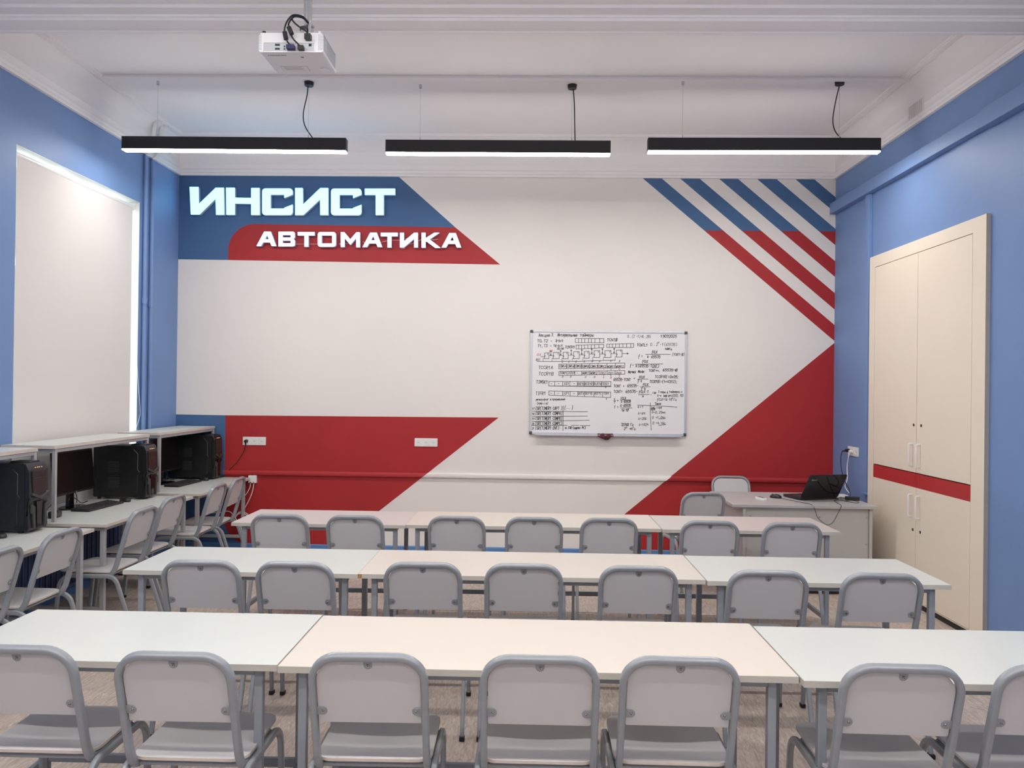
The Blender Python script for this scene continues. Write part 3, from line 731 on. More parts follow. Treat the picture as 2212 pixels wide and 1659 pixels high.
for x, s_ in ((360, '-'), (450, '-'), (530, 'ICE1'), (650, '-'), (708, 'OCE1C'), (796, 'OCIE1B'), (912, 'OCIE1A'), (1024, 'TOIE1')): write(x, x + max(30, len(s_) * 17), 782, 30, s_, 'k', .0042)
ln((335, 798, 1140, 803)); write(1062, 1082, 824, 20, '1')
write(166, 302, 912, 40, 'TIFR1'); cells(337, 862, 1132, 915, 872, 942, (410, 515, 612, 710, 797, 917, 1030))
for x, s_ in ((360, '-'), (445, '-'), (526, 'ICF1'), (652, '-'), (716, 'OCFX'), (804, 'OCF1B'), (924, 'OCF1C'), (1040, 'TOV1')): write(x, x + max(30, len(s_) * 19), 906, 30, s_, 'k', .0042)
write(1072, 1092, 972, 20, '1')
write(172, 262, 982, 26, 'регистр', 'k', .0042); write(270, 372, 980, 26, 'флагов', 'k', .0042); write(382, 548, 978, 26, 'прерываний', 'k', .0042); write(185, 330, 1030, 26, '(запросов)', 'k', .0042)
for i, (a, b) in enumerate(((17, 'ISR(TIMER1 CAPT )'), (18, 'ISR(TIMER1 COMPA)'), (19, 'ISR(TIMER1 COMPB)'), (20, 'ISR(TIMER1 COMPC)'), (21, 'ISR(TIMER1 OVF)'))):
    y = (1100, 1165, 1230, 1292, 1350)[i]
    write(124, 156, y, 26, str(a), 'k', .0042); write(165, 515 if i < 4 else 478, y, 38, b)
ln((522, 1050, 524, 1365)); ln((126, 1118, 840, 1125)); ln((126, 1187, 840, 1180)); ln((126, 1250, 862, 1232)); ln((124, 1302, 580, 1298)); ln((630, 1298, 725, 1298)); ln((740, 1300, 872, 1301))
write(535, 560, 1095, 44, '{'); write(565, 615, 1086, 24, '...'); write(632, 656, 1095, 44, '}'); write(552, 640, 1342, 28, 'м.ISR'); write(648, 820, 1342, 28, '(адрес PC)')
write(1655, 1730, 372, 32, 'fCLK'); ln((1578, 388, 1893, 386)); write(1485, 1540, 430, 38, 'f ='); write(1600, 1770, 434, 34, 'k·65535'); write(1915, 2075, 402, 32, '(TCNT1=Ø)', 'k', .0042)
write(1535, 1610, 492, 30, 'fCLK'); ln((1442, 515, 1798, 508)); write(1380, 1425, 545, 34, 'f ='); write(1452, 1755, 552, 32, 'k(65535-TCNT)'); ln((1660, 558, 1740, 556))
write(1355, 1460, 628, 32, 'Normal'); write(1482, 1580, 624, 32, 'Mode:'); write(1618, 1770, 610, 30, 'TCNT++,'); write(1798, 1990, 602, 30, '65535→Ø')
write(1168, 1390, 728, 34, '65535-TCNT'); write(1428, 1450, 708, 24, '='); write(1495, 1572, 694, 30, 'fCLK'); ln((1474, 708, 1612, 704)); write(1478, 1540, 744, 32, 'f·k')
write(1697, 2012, 690, 34, 'TCCR1B|=0x05;'); write(1632, 1990, 752, 34, 'TCCR1B|=(1<<CS12);')
write(1170, 1262, 812, 34, 'TCNT'); write(1292, 1312, 808, 24, '='); write(1345, 1490, 808, 34, '65535-'); write(1545, 1620, 790, 30, 'fCLK'); ln((1510, 806, 1640, 802)); write(1525, 1588, 842, 32, 'f·k')
write(1170, 1292, 882, 34, 'TCNT='); write(1325, 1485, 880, 34, '65535-'); write(1495, 1622, 882, 30, 'fCLK·T'); ln((1490, 905, 1630, 900)); write(1542, 1568, 936, 24, 'k'); write(1648, 1665, 905, 24, ',')
write(1672, 1720, 890, 28, 'где', 'k', .0042); write(1742, 1870, 882, 28, 'T-период', 'k', .0042); write(1880, 2055, 878, 28, 'таймера,с', 'k', .0042); write(1735, 1860, 928, 28, 'k-коэфф', 'k', .0042); write(1870, 1920, 925, 28, 'дел', 'k', .0042); write(1922, 2068, 930, 32, '(CS12..10)', 'k', .0042)
write(1728, 1980, 980, 30, 'fCLK=16·10 Гц', 'k', .0042); write(1918, 1930, 955, 14, '6', 'k', .0035)
write(1176, 1196, 978, 24, '1'); ln((1170, 985, 1200, 984)); write(1176, 1200, 1018, 24, 'T'); write(1218, 1240, 990, 22, '='); write(1262, 1335, 966, 30, 'fCLK'); ln((1262, 975, 1390, 972)); write(1268, 1395, 1008, 30, 'k·65535')
write(1178, 1240, 1082, 34, 'T ='); write(1262, 1395, 1058, 32, 'k·65535'); ln((1256, 1074, 1410, 1076)); write(1275, 1365, 1118, 30, '16·10'); write(1358, 1372, 1098, 14, '6', 'k', .0035)
write(1700, 1790, 1034, 30, 'Tmax'); ln((1478, 1038, 1740, 1048, 1985, 1062)); ln((1642, 1008, 1644, 1150, 1658, 1362))
write(1485, 1560, 1076, 30, 'k=1', 'k', .0042); write(1652, 1705, 1076, 20, '1мс', 'k', .004); ln((1650, 1082, 1708, 1082)); write(1652, 1708, 1104, 18, '65535', 'k', .0035); write(1716, 1818, 1088, 28, '~4МС', 'k', .0042)
write(1490, 1582, 1158, 30, 'k=64', 'k', .0042); write(1662, 1845, 1144, 30, '0~0,25мс', 'k', .0042)
write(1495, 1600, 1226, 30, 'k=256', 'k', .0042); write(1668, 1842, 1212, 30, '0 ~1,04c', 'k', .0042); ln((1755, 1216, 1842, 1208))
write(1502, 1625, 1304, 30, 'k=1024', 'k', .0042); write(1675, 1842, 1284, 32, '0 ~4,16c', 'k', .0042); ln((1755, 1300, 1845, 1285))
write(1272, 1432, 1304, 34, '32768 Гц'); write(1308, 1460, 1356, 30, '2  →1Гц'); write(1328, 1348, 1334, 16, '15', 'k', .0035)
for k, nm in (('k', 'black_handwriting'), ('g', 'faded_handwriting'), ('r', 'red_handwriting')):
    child(INKS[k], nm, wb, smooth=False)
# cloth on the pen tray
ax, az = bp(965, 1385); bx_, bz_ = bp(1170, 1385)
m = MB(); rr = random.Random(2); n1, n2 = 12, 6; vs = []
for i in range(n1 + 1):
    for j in range(n2 + 1):
        a = j / n2
        x = ax + (bx_ - ax) * i / n1; dr = math.sin(i * 1.3) * .004
        prof = [(-.002, .012), (-.026, .02), (-.048, .006), (-.055, -.012), (-.052, -.03), (-.04, -.045 + .012 * math.sin(i * .7)), (-.02, -.035)][j]
        vs.append((x + rr.uniform(-.003, .003), yb + prof[0] + dr, BZ0 + prof[1] + rr.uniform(-.004, .004) + (0 if j < 4 else (.02 if i > 9 or i < 2 else 0))))
m.add(vs, [(i * (n2 + 1) + j, (i + 1) * (n2 + 1) + j, (i + 1) * (n2 + 1) + j + 1, i * (n2 + 1) + j + 1) for i in range(n1) for j in range(n2)], CLOTH)
o = m.build('wiping_cloth'); o.modifiers.new('thick', 'SOLIDIFY').thickness = .006; sb = o.modifiers.new('sub', 'SUBSURF'); sb.levels = 1; sb.render_levels = 2
tag(o, 'dark maroon cloth lying over the lower edge of the whiteboard', 'cloth')

# ------------------------------------------------------------------ sockets and chargers on the walls
def socket_box(name, label, org, ux, w_, h_, nrm, n, grp):
    """org = centre on the wall, ux = unit along wall, nrm = outward"""
    o = thing(name, label, 'socket', org, group=grp)
    O = Vector(org); ux = Vector(ux); nr = Vector(nrm); uz = Vector((0, 0, 1))
    fn = lambda a, b, d: O + ux * a + uz * b + nr * d
    m = MB(); m.prism(rrect(-w_ / 2, -h_ / 2, w_ / 2, h_ / 2, .004, 3), fn, 0, .010, WHITEP); child(m, 'frame_plate', o, bevel=.002)
    c = w_ / n
    for i in range(n):
        cx = -w_ / 2 + c * (i + .5); s = .028
        m = MB()
        ring = [(cx + .019 * math.cos(a * PI / 10), .019 * math.sin(a * PI / 10)) for a in range(20)]
        m.prism([rrect(cx - s, -s, cx + s, s, .003, 2), ring[::-1]], fn, .010, .0135, WHITEP)
        m.prism(ring, fn, .003, .0105, WHITEP)
        dk = mat('socket_hole', (.05, .045, .04), .6, noise=.05)
        for ddx in (-.0095, 0, .0095):
            m.prism([(cx + ddx + .0027 * math.cos(a * PI / 4), .0027 * math.sin(a * PI / 4) - .003) for a in range(8)], fn, .0106, .0112, dk)
        child(m, 'socket_insert', o)
    return o
P1 = at(525, 943, 1, YW); P2 = at(575, 962, 1, YW)
gs = 'white socket plates'
s1 = socket_box('wall_socket', 'white triple socket on the red band left, black plug in its first outlet', ((P1.x + P2.x) / 2, YW, (P1.z + P2.z) / 2), (1, 0, 0), .243, .086, (0, -1, 0), 3, gs)
P3 = at(896, 946, 1, YW); P4 = at(945, 965, 1, YW)
s2 = socket_box('wall_socket', 'white triple socket with no plug, on the red band towards the whiteboard', ((P3.x + P4.x) / 2, YW, (P3.z + P4.z) / 2), (1, 0, 0), .240, .086, (0, -1, 0), 3, gs)
P5 = at(1832, 963, 0, XR); P6 = at(1857, 989, 0, XR)
s3 = socket_box('wall_socket', 'white double socket on the blue right wall above the teacher desk', (XR, (P5.y + P6.y) / 2, 1.15), (0, -1, 0), .23, .088, (-1, 0, 0), 3, gs)

def cable(name, label, path, r=.0028, mt=RUBBER, plug=None, cat='cable', group=None, n=8):
    p = smooth_path(path)
    if plug is None:
        m = MB(); m.sweep(p, r, r, mt, n); return tag(m.build(name), label, cat, group)
    o = thing(name, label, cat, path[0], group=group)
    m = MB(); m.sweep(p, r, r, mt, n); child(m, 'cord', o)
    m = MB(); plug(m); child(m, 'plug', o)
    return o
px, pz = s1.location.x - .081, s1.location.z
def pl1(m):
    m.cyl((px, YW - .0135, pz - .002), (px, YW - .05, pz - .002), .0185, BLACKP, 18, .015); m.cyl((px, YW - .045, pz), (px, YW - .04, pz - .05), .009, BLACKP, 12, .005)
T1F = -3.22
cable('power_cable', 'black mains cable running from the left triple socket down behind the computer tower', [(px, YW - .04, pz - .045), (px - .02, YW - .035, pz - .11), (px - .10, YW - .025, pz - .23), (px - .2, YW - .02, pz - .33), (px - .26, YW - .02, pz - .40)], .0035, RUBBER, pl1, group='cables at the sockets')
sy, sz = s3.location.y, s3.location.z
def pl2(m):
    m.cyl((XR - .0135, sy + .078, sz + .003), (XR - .05, sy + .078, sz + .003), .019, BLACKP, 16, .014); m.cyl((XR - .046, sy + .078, sz), (XR - .07, sy + .10, sz - .006), .009, BLACKP, 12, .006)
cable('power_cable', 'black mains cable hanging from the right wall socket to the laptop brick', [(XR - .07, sy + .10, sz - .008), (XR - .075, sy + .12, sz - .06), (XR - .08, sy + .10, sz - .16), (XR - .10, sy - .02, sz - .27), (XR - .13, sy - .22, sz - .34), (XR - .19, 7.20, .775)], .004, RUBBER, pl2, group='cables at the sockets')
def pl3(m):
    m.cyl((XR - .0135, sy + .0, sz - .002), (XR - .045, sy, sz - .002), .018, WHITEP, 16, .014); m.cyl((XR - .04, sy, sz), (XR - .045, sy + .01, sz - .05), .009, WHITEP, 12, .006)
cable('power_cable', 'white mains cable hanging from the right wall socket to the desk', [(XR - .045, sy + .01, sz - .045), (XR - .05, sy + .03, sz - .15), (XR - .08, sy - .05, sz - .26), (XR - .12, sy - .1, sz - .33), (XR - .15, 7.32, .78)], .004, WHITEP, pl3, group='cables at the sockets')
# small data outlet under the chair rail
cx, cz = (at(539, 1025, 1, YW).x + at(556, 1042, 1, YW).x) / 2, .735
o = thing('data_outlet', 'small white data outlet box under the chair rail beside the left desks', 'outlet', (cx, YW, cz))
m = MB(); m.box(cx - .042, YW - .04, cz - .04, cx + .042, YW, cz + .04, WHITEP); child(m, 'outlet_box', o, bevel=.004)
m = MB(); m.box(cx - .026, YW - .0415, cz - .036, cx - .010, YW - .039, cz - .028, PORTB); child(m, 'port', o)
m = MB(); m.box(cx + .008, YW - .0415, cz - .036, cx + .024, YW - .039, cz - .028, INKR); child(m, 'port', o)
cable('network_cable', 'white cable from the data outlet curving left behind the chair', [(cx - .018, YW - .03, cz - .045), (cx - .03, YW - .035, cz - .10), (cx - .08, YW - .04, cz - .18), (cx - .16, YW - .05, cz - .24), (cx - .28, YW - .06, cz - .30)], .004, WHITEP, group='cables at the sockets')
loop = [(cx + .016, YW - .03, cz - .045), (cx + .0, YW - .035, cz - .14), (cx - .04, YW - .04, cz - .24), (cx - .09, YW - .04, cz - .33)]
for k in range(26):
    a = PI / 2 + k * 2 * PI / 10; loop.append((cx - .09 + .085 * math.cos(a) * (1 - .006 * k), YW - .04 - .002 * k, cz - .43 + .10 * math.sin(a) * (1 - .01 * k)))
loop += [(cx - .20, YW - .09, cz - .34), (cx - .32, YW - .08, cz - .345), (cx - .5, YW - .07, cz - .36)]
cable('network_cable', 'white coiled cable hanging below the data outlet', loop, .004, WHITEP, group='cables at the sockets')

# ------------------------------------------------------------------ fitted cabinet in the right wall
cb = thing('wall_cabinet', 'tall cream fitted cabinet with a red band, set in the blue right wall', 'cabinet', (XR, 6.31, 0))
FXc = XR - .03
def cbox(m, y0, z0, y1, z1, mt, d0=0.0, d1=.03): m.box(XR - d1, y0, z0, XR - d0, y1, z1, mt)
Y0, Y1, Z1 = 5.385, 7.205, 2.962
for (a, b, c_, d) in ((Y0, 0, 5.545, Z1), (7.095, 0, Y1, Z1), (5.545, 2.86, 7.095, Z1)):
    m = MB(); cbox(m, a, b, c_, d, CAB)
    if a == Y0: m.box(XR - .0302, Y0 - .003, 0, XR, Y0, Z1 + .001, CABE)
    child(m, 'frame_board', cb)
m = MB(); m.box(XR - .012, 5.545, .0, XR, 7.095, 2.86, mat('cabinet_gap', (.03, .03, .03), .8, noise=.05)); child(m, 'carcass', cb)
m = MB(); cbox(m, 5.547, .045, 7.093, .06, CAB, .0, .022); child(m, 'plinth', cb)
YS = 6.318
def hand(m, y, z0, z1):
    path = fillet([(XR - .028, y, z0), (XR - .062, y, z0), (XR - .062, y, z1), (XR - .028, y, z1)], .012, 4)
    m.sweep(path, .006, .008, WHITEP, 10)
for nm, y0, y1, hy, ly in (('left', YS + .0028, 7.0905, 6.375, 6.36), ('right', 5.5505, YS - .0028, 6.255, 6.24)):
    m = MB(); cbox(m, y0, 1.082, y1, 2.8545, CAB, .012, .030); dr = child(m, 'door', cb, bevel=.001, segs=1)
    m = MB(); hand(m, hy, 1.135, 1.312); h = child(m, 'handle', cb); 
    m = MB(); m.cyl((XR - .030, ly, 1.465), (XR - .034, ly, 1.465), .011, BLACKP, 16); m.cyl((XR - .034, ly, 1.465), (XR - .035, ly, 1.465), .005, SCREW, 10); child(m, 'lock', cb)
    m = MB(); cbox(m, y0, .062, y1, .962, CAB, .012, .030); child(m, 'door', cb, bevel=.001, segs=1)
    m = MB(); cbox(m, y0, .962, y1, 1.074, CRED, .012, .0302); o = child(m, 'door_band', cb); o['label'] = 'red band across the lower door'
    m = MB(); hand(m, hy, .722, .900); child(m, 'handle', cb)
    m = MB(); m.cyl((XR - .030, ly, .618), (XR - .034, ly, .618), .011, BLACKP, 16); m.cyl((XR - .034, ly, .618), (XR - .035, ly, .618), .005, SCREW, 10); child(m, 'lock', cb)

# ------------------------------------------------------------------ student tables
def make_table(W, top, name, chip=False):
    r = thing(name, '', 'table')
    D = .60; H = .75
    m = MB(); m.box(0, 0, H - .024, W, D, H, top); m.build('tabletop', r, bevel=.0012, segs=1)
    m = MB(); e = .0006
    if chip: m.box(.02, -.0012, H - .0235, W + e, 0, H - .0008, EDGE)
    else: m.box(-e, -.0012, H - .0235, W + e, 0, H - .0008, EDGE)
    m.box(-.0012, 0, H - .0235, 0, D, H - .0008, EDGE); m.box(W, 0, H - .0235, W + .0012, D, H - .0008, EDGE); m.box(-e, D, H - .0235, W + e, D + .0012, H - .0008, EDGE)
    m.build('edge_band', r)
    if chip:
        m = MB(); m.box(-e, -.0010, H - .0238, .0235, .001, H - .001, CHIP); o = m.build('bare_edge', r); o['label'] = 'bare chipboard where the edge band is missing'
    ix, iy, t = .062, .035, .03
    m = MB()
    m.box(ix + t, iy + .002, H - .052, W - ix - t, iy + .024, H - .0242, FRAME); m.box(ix + t, D - iy - .024, H - .052, W - ix - t, D - iy - .002, H - .0242, FRAME)
    m.box(ix + .002, iy + t, H - .052, ix + .024, D - iy - t, H - .0242, FRAME); m.box(W - ix - .024, iy + t, H - .052, W - ix - .002, D - iy - t, H - .0242, FRAME)
    m.build('apron_frame', r, bevel=.002, segs=1)
    lm = None
    for x in (ix, W - ix - t):
        for y in (iy, D - iy - t):
            m = MB(); m.box(x, y, .012, x + t, y + t, H - .0245, FRAME); lg = m.build('leg', r, bevel=.003)
            m = MB(); m.box(x - .001, y - .001, 0, x + t + .001, y + t + .001, .014, RUBBER); m.build('foot_cap', lg)
    for x in (ix + .003, W - ix - t + .003):
        m = MB(); m.box(x, iy + t, .115, x + .024, D - iy - t, .145, FRAME); m.build('side_stretcher', r, bevel=.002, segs=1)
    m = MB(); m.box(ix + t, D - iy - t + .003, .125, W - ix - t, D - iy - .004, .16, FRAME); m.build('rear_stretcher', r, bevel=.002, segs=1)
    return r
TX = -.868
gt = 'student tables pushed together in rows'
tc_ = make_table(1.80, TOPW, 'student_table'); tchip = make_table(1.80, TOPW, 'student_table', True)
ts = make_table(1.235, TOPG, 'student_table'); tn = make_table(1.235, TOPN, 'student_table')
def put(t, used, x, y, label, rz=0.0):
    o = t if id(t) not in used else copy_tree(t); used.add(id(t))
    o.location = (x, y, 0); o.rotation_euler = (0, 0, rz); o['label'] = label; o['group'] = gt; return o
used = set()
put(tc_, used, TX + .003, 2.688, 'long cream middle table in the nearest row')
put(tchip, used, TX - .012, 4.025, 'long cream middle table in the second row, chipped bare edge at its left corner')
put(tc_, used, TX + .006, 5.470, 'long cream middle table in the row farthest from the viewer')
put(ts, used, TX - 1.235 - .004, 2.700, 'short pale green-grey table at the left end of the nearest row')
put(ts, used, TX + 1.80 + .010, 2.652, 'short pale green-grey table at the right end of the nearest row')
put(ts, used, TX - 1.235 - .014, 4.020, 'short pale green-grey table at the left end of the second row')
put(ts, used, TX + 1.80 - .006, 4.005, 'short pale green-grey table at the right end of the second row')
put(tn, used, TX - 1.235 + .004, 5.450, 'short pinkish-grey table at the left end of the farthest row')
put(tn, used, TX + 1.80 + .012, 5.455, 'short pinkish table at the right end of the farthest row, before the teacher desk')

# ------------------------------------------------------------------ chairs
def make_chair():
    r = thing('school_chair', '', 'chair')
    hx = .1855
    zt = .845
    pts = [(-hx, .40, .424), (-hx, .135, .424), (-hx, .104, .475), (-hx, 0, zt), (hx, 0, zt), (hx, .104, .475), (hx, .135, .424), (hx, .40, .424)]
    path = fillet(pts, [0, .05, .20, .088, .088, .20, .05, 0], 8)
    m = MB(); m.sweep(path, .0115, .0155, TUBE, 16, up=(0, 0, 1), p=3.2); m.build('back_frame', r)
    for s in (-1, 1):
        x = s * .2085
        path = fillet([(x, -.045, .012), (x, .095, .425), (x, .47, .425), (x, .51, .012)], [0, .075, .085, 0], 8)
        m = MB(); m.sweep(path, .0105, .0135, TUBE, 14, up=(0, 1, 0), p=3.0); lf = m.build('leg_frame', r)
        m = MB(); m.box(x - .013, -.066, 0, x + .013, -.030, .022, RUBBER); m.build('foot_cap', lf, bevel=.004)
        m = MB(); m.box(x - .013, .494, 0, x + .013, .528, .022, RUBBER); m.build('foot_cap', lf, bevel=.004)
    for y in (.155, .40):
        m = MB(); m.sweep([(-.205, y, .424), (.205, y, .424)], .0095, .0095, TUBE, 10); m.build('cross_tube', r)
    # seat: slightly dished board with rounded corners
    m = MB(); nx, ny = 16, 14; outline = rrect(-.200, .125, .200, .505, [.055, .055, .075, .075], 8)
    def zs(x, y): 
        t = (y - .125) / .38
        return .450 + .006 * t - .012 * math.sin(PI * min(1, max(0, t))) * (1 - (x / .2) ** 2) - (.010 * max(0, (t - .85) / .15) ** 2)
    cxy = (0, .315); rings = [1.0, .96, .85, .65, .4, .15]
    vs = []; N = len(outline)
    for zoff in (.0065, -.0065):
        for q in rings:
            for x, y in outline:
                X_ = cxy[0] + (x - cxy[0]) * q; Y_ = cxy[1] + (y - cxy[1]) * q; vs.append((X_, Y_, zs(X_, Y_) + zoff))
    K = len(rings) * N; fs = []
    for b in (0, K):
        for i in range(len(rings) - 1):
            for k in range(N):
                a = b + i * N + k; c = b + i * N + (k + 1) % N; fs.append((a, c, c + N, a + N))
        fs.append(tuple(b + (len(rings) - 1) * N + k for k in range(N)))
    m.add(vs, fs, PLY); m.add(vs, [(k, (k + 1) % N, (k + 1) % N + K, k + K) for k in range(N)], PLYE)
    m.build('seat', r, bevel=.0015, segs=1)
    # back panel, in the leaning plane, gently curved
    sl_ = .104 / (zt - .475); ca = 1 / math.hypot(1, sl_)
    def pf(a, b, d):   # a across, b height along z, d forward offset
        return (a, (zt - b) * sl_ * 1.0 + d * ca + .004 * (1 - (a / .18) ** 2), b + d * sl_ * ca)
    out = rrect(-.1715, .603, .1715, .829, [.006, .006, .072, .072], 8)
    m = MB(); m.prism([out], pf, .000, .009, PLY, PLYE); m.build('backrest', r, bevel=.001, segs=1)
    # fixing tabs with screws
    def tabm(cx, cz, dx, dz):
        m = MB(); hw = .0145
        if dx: outl = [(cx, cz - hw)] + [(cx + dx * (.020 + hw * math.cos(a)), cz + hw * math.sin(a)) for a in [(-.5 + k / 8) * PI for k in range(9)]] + [(cx, cz + hw)]
        else: outl = [(cx - hw, cz)] + [(cx + hw * math.cos(a), cz - .018 + hw * math.sin(a)) for a in [(1 + k / 8) * PI for k in range(9)]] + [(cx + hw, cz)]
        if dx < 0: outl = outl[::-1]
        m.prism([outl], pf, -.0042, -.0008, TUBE); tb = m.build('fixing_tab', r, bevel=.0008, segs=1)
        sx, sz_ = (cx + dx * .021, cz) if dx else (cx, cz - .019)
        m = MB(); m.cyl(pf(sx, sz_, -.0035), pf(sx, sz_, -.0075), .0058, SCREW, 12, .0045); m.cyl(pf(sx, sz_, -.0075), pf(sx, sz_, -.0078), .0022, BLACKP, 6); m.build('screw', tb)
    tabm(0, .834, 0, 1); tabm(-.176, .648, 1, 0); tabm(.176, .648, -1, 0)
    return r
chair = make_chair()
cu = [False]
def put_chair(x, y, rz, label, group):
    o = chair if not cu[0] else copy_tree(chair); cu[0] = True
    o.location = (x, y, 0); o.rotation_euler = (0, 0, rz); o['label'] = label; o['group'] = group; return o
gr3, gr2, gr1, gl = 'chairs at the nearest row of tables', 'chairs at the second row of tables', 'chairs at the farthest row of tables', 'chairs at the computer desks'
ORD = ['leftmost', 'second', 'third', 'fourth', 'fifth', 'sixth', 'seventh']
def chair_label(k, row):
    where = {0: 'at the left table', 1: 'at the left table', 2: 'at the cream middle table', 3: 'at the cream middle table', 4: 'at the cream middle table', 5: 'at the right table', 6: 'at the right table'}[k]
    pos = 'leftmost' if k == 0 else 'rightmost' if k == 6 else ORD[k] + ' from the left'
    return 'grey chair seen from behind, %s at the %s row of tables' % (pos, row)
for k, (x, y, rz) in enumerate([(-1.690, 2.53, .0), (-1.150, 2.497, .0), (-.518, 2.522, .015), (.046, 2.532, 0), (.506, 2.545, -.01), (1.213, 2.515, -.02), (1.716, 2.53, -.03)]):
    put_chair(x, y, rz, chair_label(k, 'nearest'), gr3)
for k, (x, y, rz) in enumerate([(-1.618, 3.80, .02), (-1.149, 3.80, 0), (-.519, 3.84, .02), (-.017, 3.845, 0), (.551, 3.84, -.01), (1.172, 3.79, -.02), (1.714, 3.773, -.02)]):
    put_chair(x, y, rz, chair_label(k, 'second'), gr2)
for k, (x, y, rz) in enumerate([(-1.676, 5.19, .02), (-1.165, 5.195, .0), (-.481, 5.225, .0), (.043, 5.235, 0), (.550, 5.245, 0), (1.218, 5.20, -.02), (1.757, 5.18, -.02)]):
    put_chair(x, y, rz, chair_label(k, 'farthest'), gr1)
for k, (x, y, rz, lab) in enumerate([(-2.70, 7.19, 1.62, 'grey chair at the computer desks, the one closest to the red wall'), (-2.69, 6.70, 1.60, 'grey chair at the farthest computer desk, just left of the one by the red wall'),
        (-2.74, 5.965, 1.55, 'grey chair at the middle computer desk, on its farther side'), (-2.68, 5.375, 1.57, 'grey chair at the middle computer desk, on its nearer side'),
        (-2.735, 4.525, 1.57, 'grey chair at the nearest computer desk, its back fully in view'), (-2.735, 3.97, 1.57, 'grey chair at the nearest computer desk, cut by the left photo edge')]):
    put_chair(x, y, rz, lab, gl)
put_chair(1.50, 6.64, .16, 'grey chair standing left of the teacher desk, back to the viewer', 'chairs by the teacher desk')
put_chair(2.055, 7.95, PI, 'grey chair behind the teacher desk, facing the room, against the red wall', 'chairs by the teacher desk')

# ------------------------------------------------------------------ teacher desk
td = thing('teacher_desk', 'light grey laminate teacher desk with closed front panel, in the right corner', 'desk', (2.34, 7.0, 0))
dx0, dx1, dy0, dy1, dz = 1.735, 2.955, 6.63, 7.46, .76
m = MB(); m.box(dx0, dy0, dz - .025, dx1, dy1, dz, DESKT); child(m, 'desktop', td, bevel=.002, segs=1)
m = MB(); m.box(dx0 + .125, dy0 + .05, .05, dx1 - .055, dy0 + .068, dz - .026, DESKG); child(m, 'front_panel', td)
m = MB(); m.box(dx1 - .053, dy0 + .03, 0, dx1 - .028, dy1 - .03, dz - .026, DESKG); child(m, 'side_panel', td, bevel=.001, segs=1)
m = MB(); m.box(dx0 + .10, dy0 + .03, 0, dx0 + .123, dy1 - .03, dz - .026, DESKG); child(m, 'side_panel', td, bevel=.001, segs=1)
m = MB(); m.box(dx0 + .125, dy0 + .055, 0, dx1 - .055, dy0 + .066, .045, BLACKP); child(m, 'plinth', td)
for x, z in ((2.487, .655), (2.885, .655), (2.885, .43), (1.90, .655)):
    m = MB(); m.cyl((x, dy0 + .05, z), (x, dy0 + .046, z), .007, SCREW, 12); child(m, 'panel_screw', td)
# laptop
lx, ly, la = 2.41, 6.925, math.radians(17)
lp = thing('laptop', 'open black laptop with its lid towards the room, on the teacher desk', 'laptop', (lx, ly, dz), la)
lp.rotation_euler = (0, 0, la)
m = MB(); m.prism(rrect(0, 0, .385, .26, .012, 4), XY, .006, .024, BLACKP); m.build('base', lp, bevel=.003)
m = MB()
for i in range(15):
    for j in range(5): m.box(.03 + i * .0222, .05 + j * .021 + .02, .0242, .03 + i * .0222 + .018, .05 + j * .021 + .037, .0262, GREYP)
m.build('keyboard', lp)
ta = math.radians(31)
def lf_(a, b, d): return (a, -b * math.sin(ta) - d * math.cos(ta) + .004, .024 + b * math.cos(ta) - d * math.sin(ta))
m = MB(); m.prism(rrect(0, 0, .385, .25, .012, 4), lf_, 0, .009, BLACKG); m.build('lid', lp, bevel=.002)
m = MB(); m.prism([(.012, .02), (.373, .02), (.373, .238), (.012, .238)], lf_, -.0012, 0, SCREEN); m.build('display', lp)
tcu = bpy.data.curves.new('logo', 'FONT'); tcu.body = 'lenovo'; tcu.size = .021; tcu.extrude = .0002
to = bpy.data.objects.new('logo', tcu); COL.objects.link(to)
dg_ = bpy.context.evaluated_depsgraph_get(); me = bpy.data.meshes.new_from_object(to.evaluated_get(dg_)); bpy.data.objects.remove(to)
me.materials.clear(); me.materials.append(SILVER)
lo = bpy.data.objects.new('logo', me); COL.objects.link(lo); lo.parent = lp
a0 = Vector(lf_(.035, .195, .0096)); ex = Vector((1, 0, 0)); ey = (Vector(lf_(0, 1, 0)) - Vector(lf_(0, 0, 0))); ez = ex.cross(ey)
lo.matrix_local = Matrix(((ex.x, ey.x, ez.x, a0.x), (ex.y, ey.y, ez.y, a0.y), (ex.z, ey.z, ez.z, a0.z), (0, 0, 0, 1)))
for x in (.03, .34):
    m = MB(); m.box(x, .03, 0, x + .02, .24, .007, RUBBER); m.build('foot', lp)

def make_mouse():
    r = thing('computer_mouse', '', 'mouse'); m = MB(); vs = []; n = 16
    lev = [(0, .90), (.006, 1.0), (.016, .98), (.026, .82), (.033, .55), (.036, .2)]
    for z, q in lev:
        for k in range(n):
            a = 2 * PI * k / n; vs.append((.031 * q * math.cos(a), .055 * q * math.sin(a) * (1 if math.sin(a) < 0 else 1.0), z * (1 if math.sin(a) < .3 else .92)))
    fs = [(i * n + k, i * n + (k + 1) % n, (i + 1) * n + (k + 1) % n, (i + 1) * n + k) for i in range(len(lev) - 1) for k in range(n)] + [tuple(range(n))[::-1], tuple((len(lev) - 1) * n + k for k in range(n))]
    m.add(vs, fs, BLACKP); m.build('shell', r)
    m = MB(); m.cyl((-.003, .03, .027), (.003, .03, .027), .008, GREYP, 14); m.build('scroll_wheel', r)
    return r
mo = make_mouse(); gm = 'black computer mice'
def put_mouse(x, y, z, rz, lab, first=[True]):
    o = mo if first[0] else copy_tree(mo); first[0] = False
    o.location = (x, y, z); o.rotation_euler = (0, 0, rz); o['label'] = lab; o['group'] = gm
put_mouse(2.235, 7.06, dz, .9, 'black mouse on the teacher desk, left of the laptop')
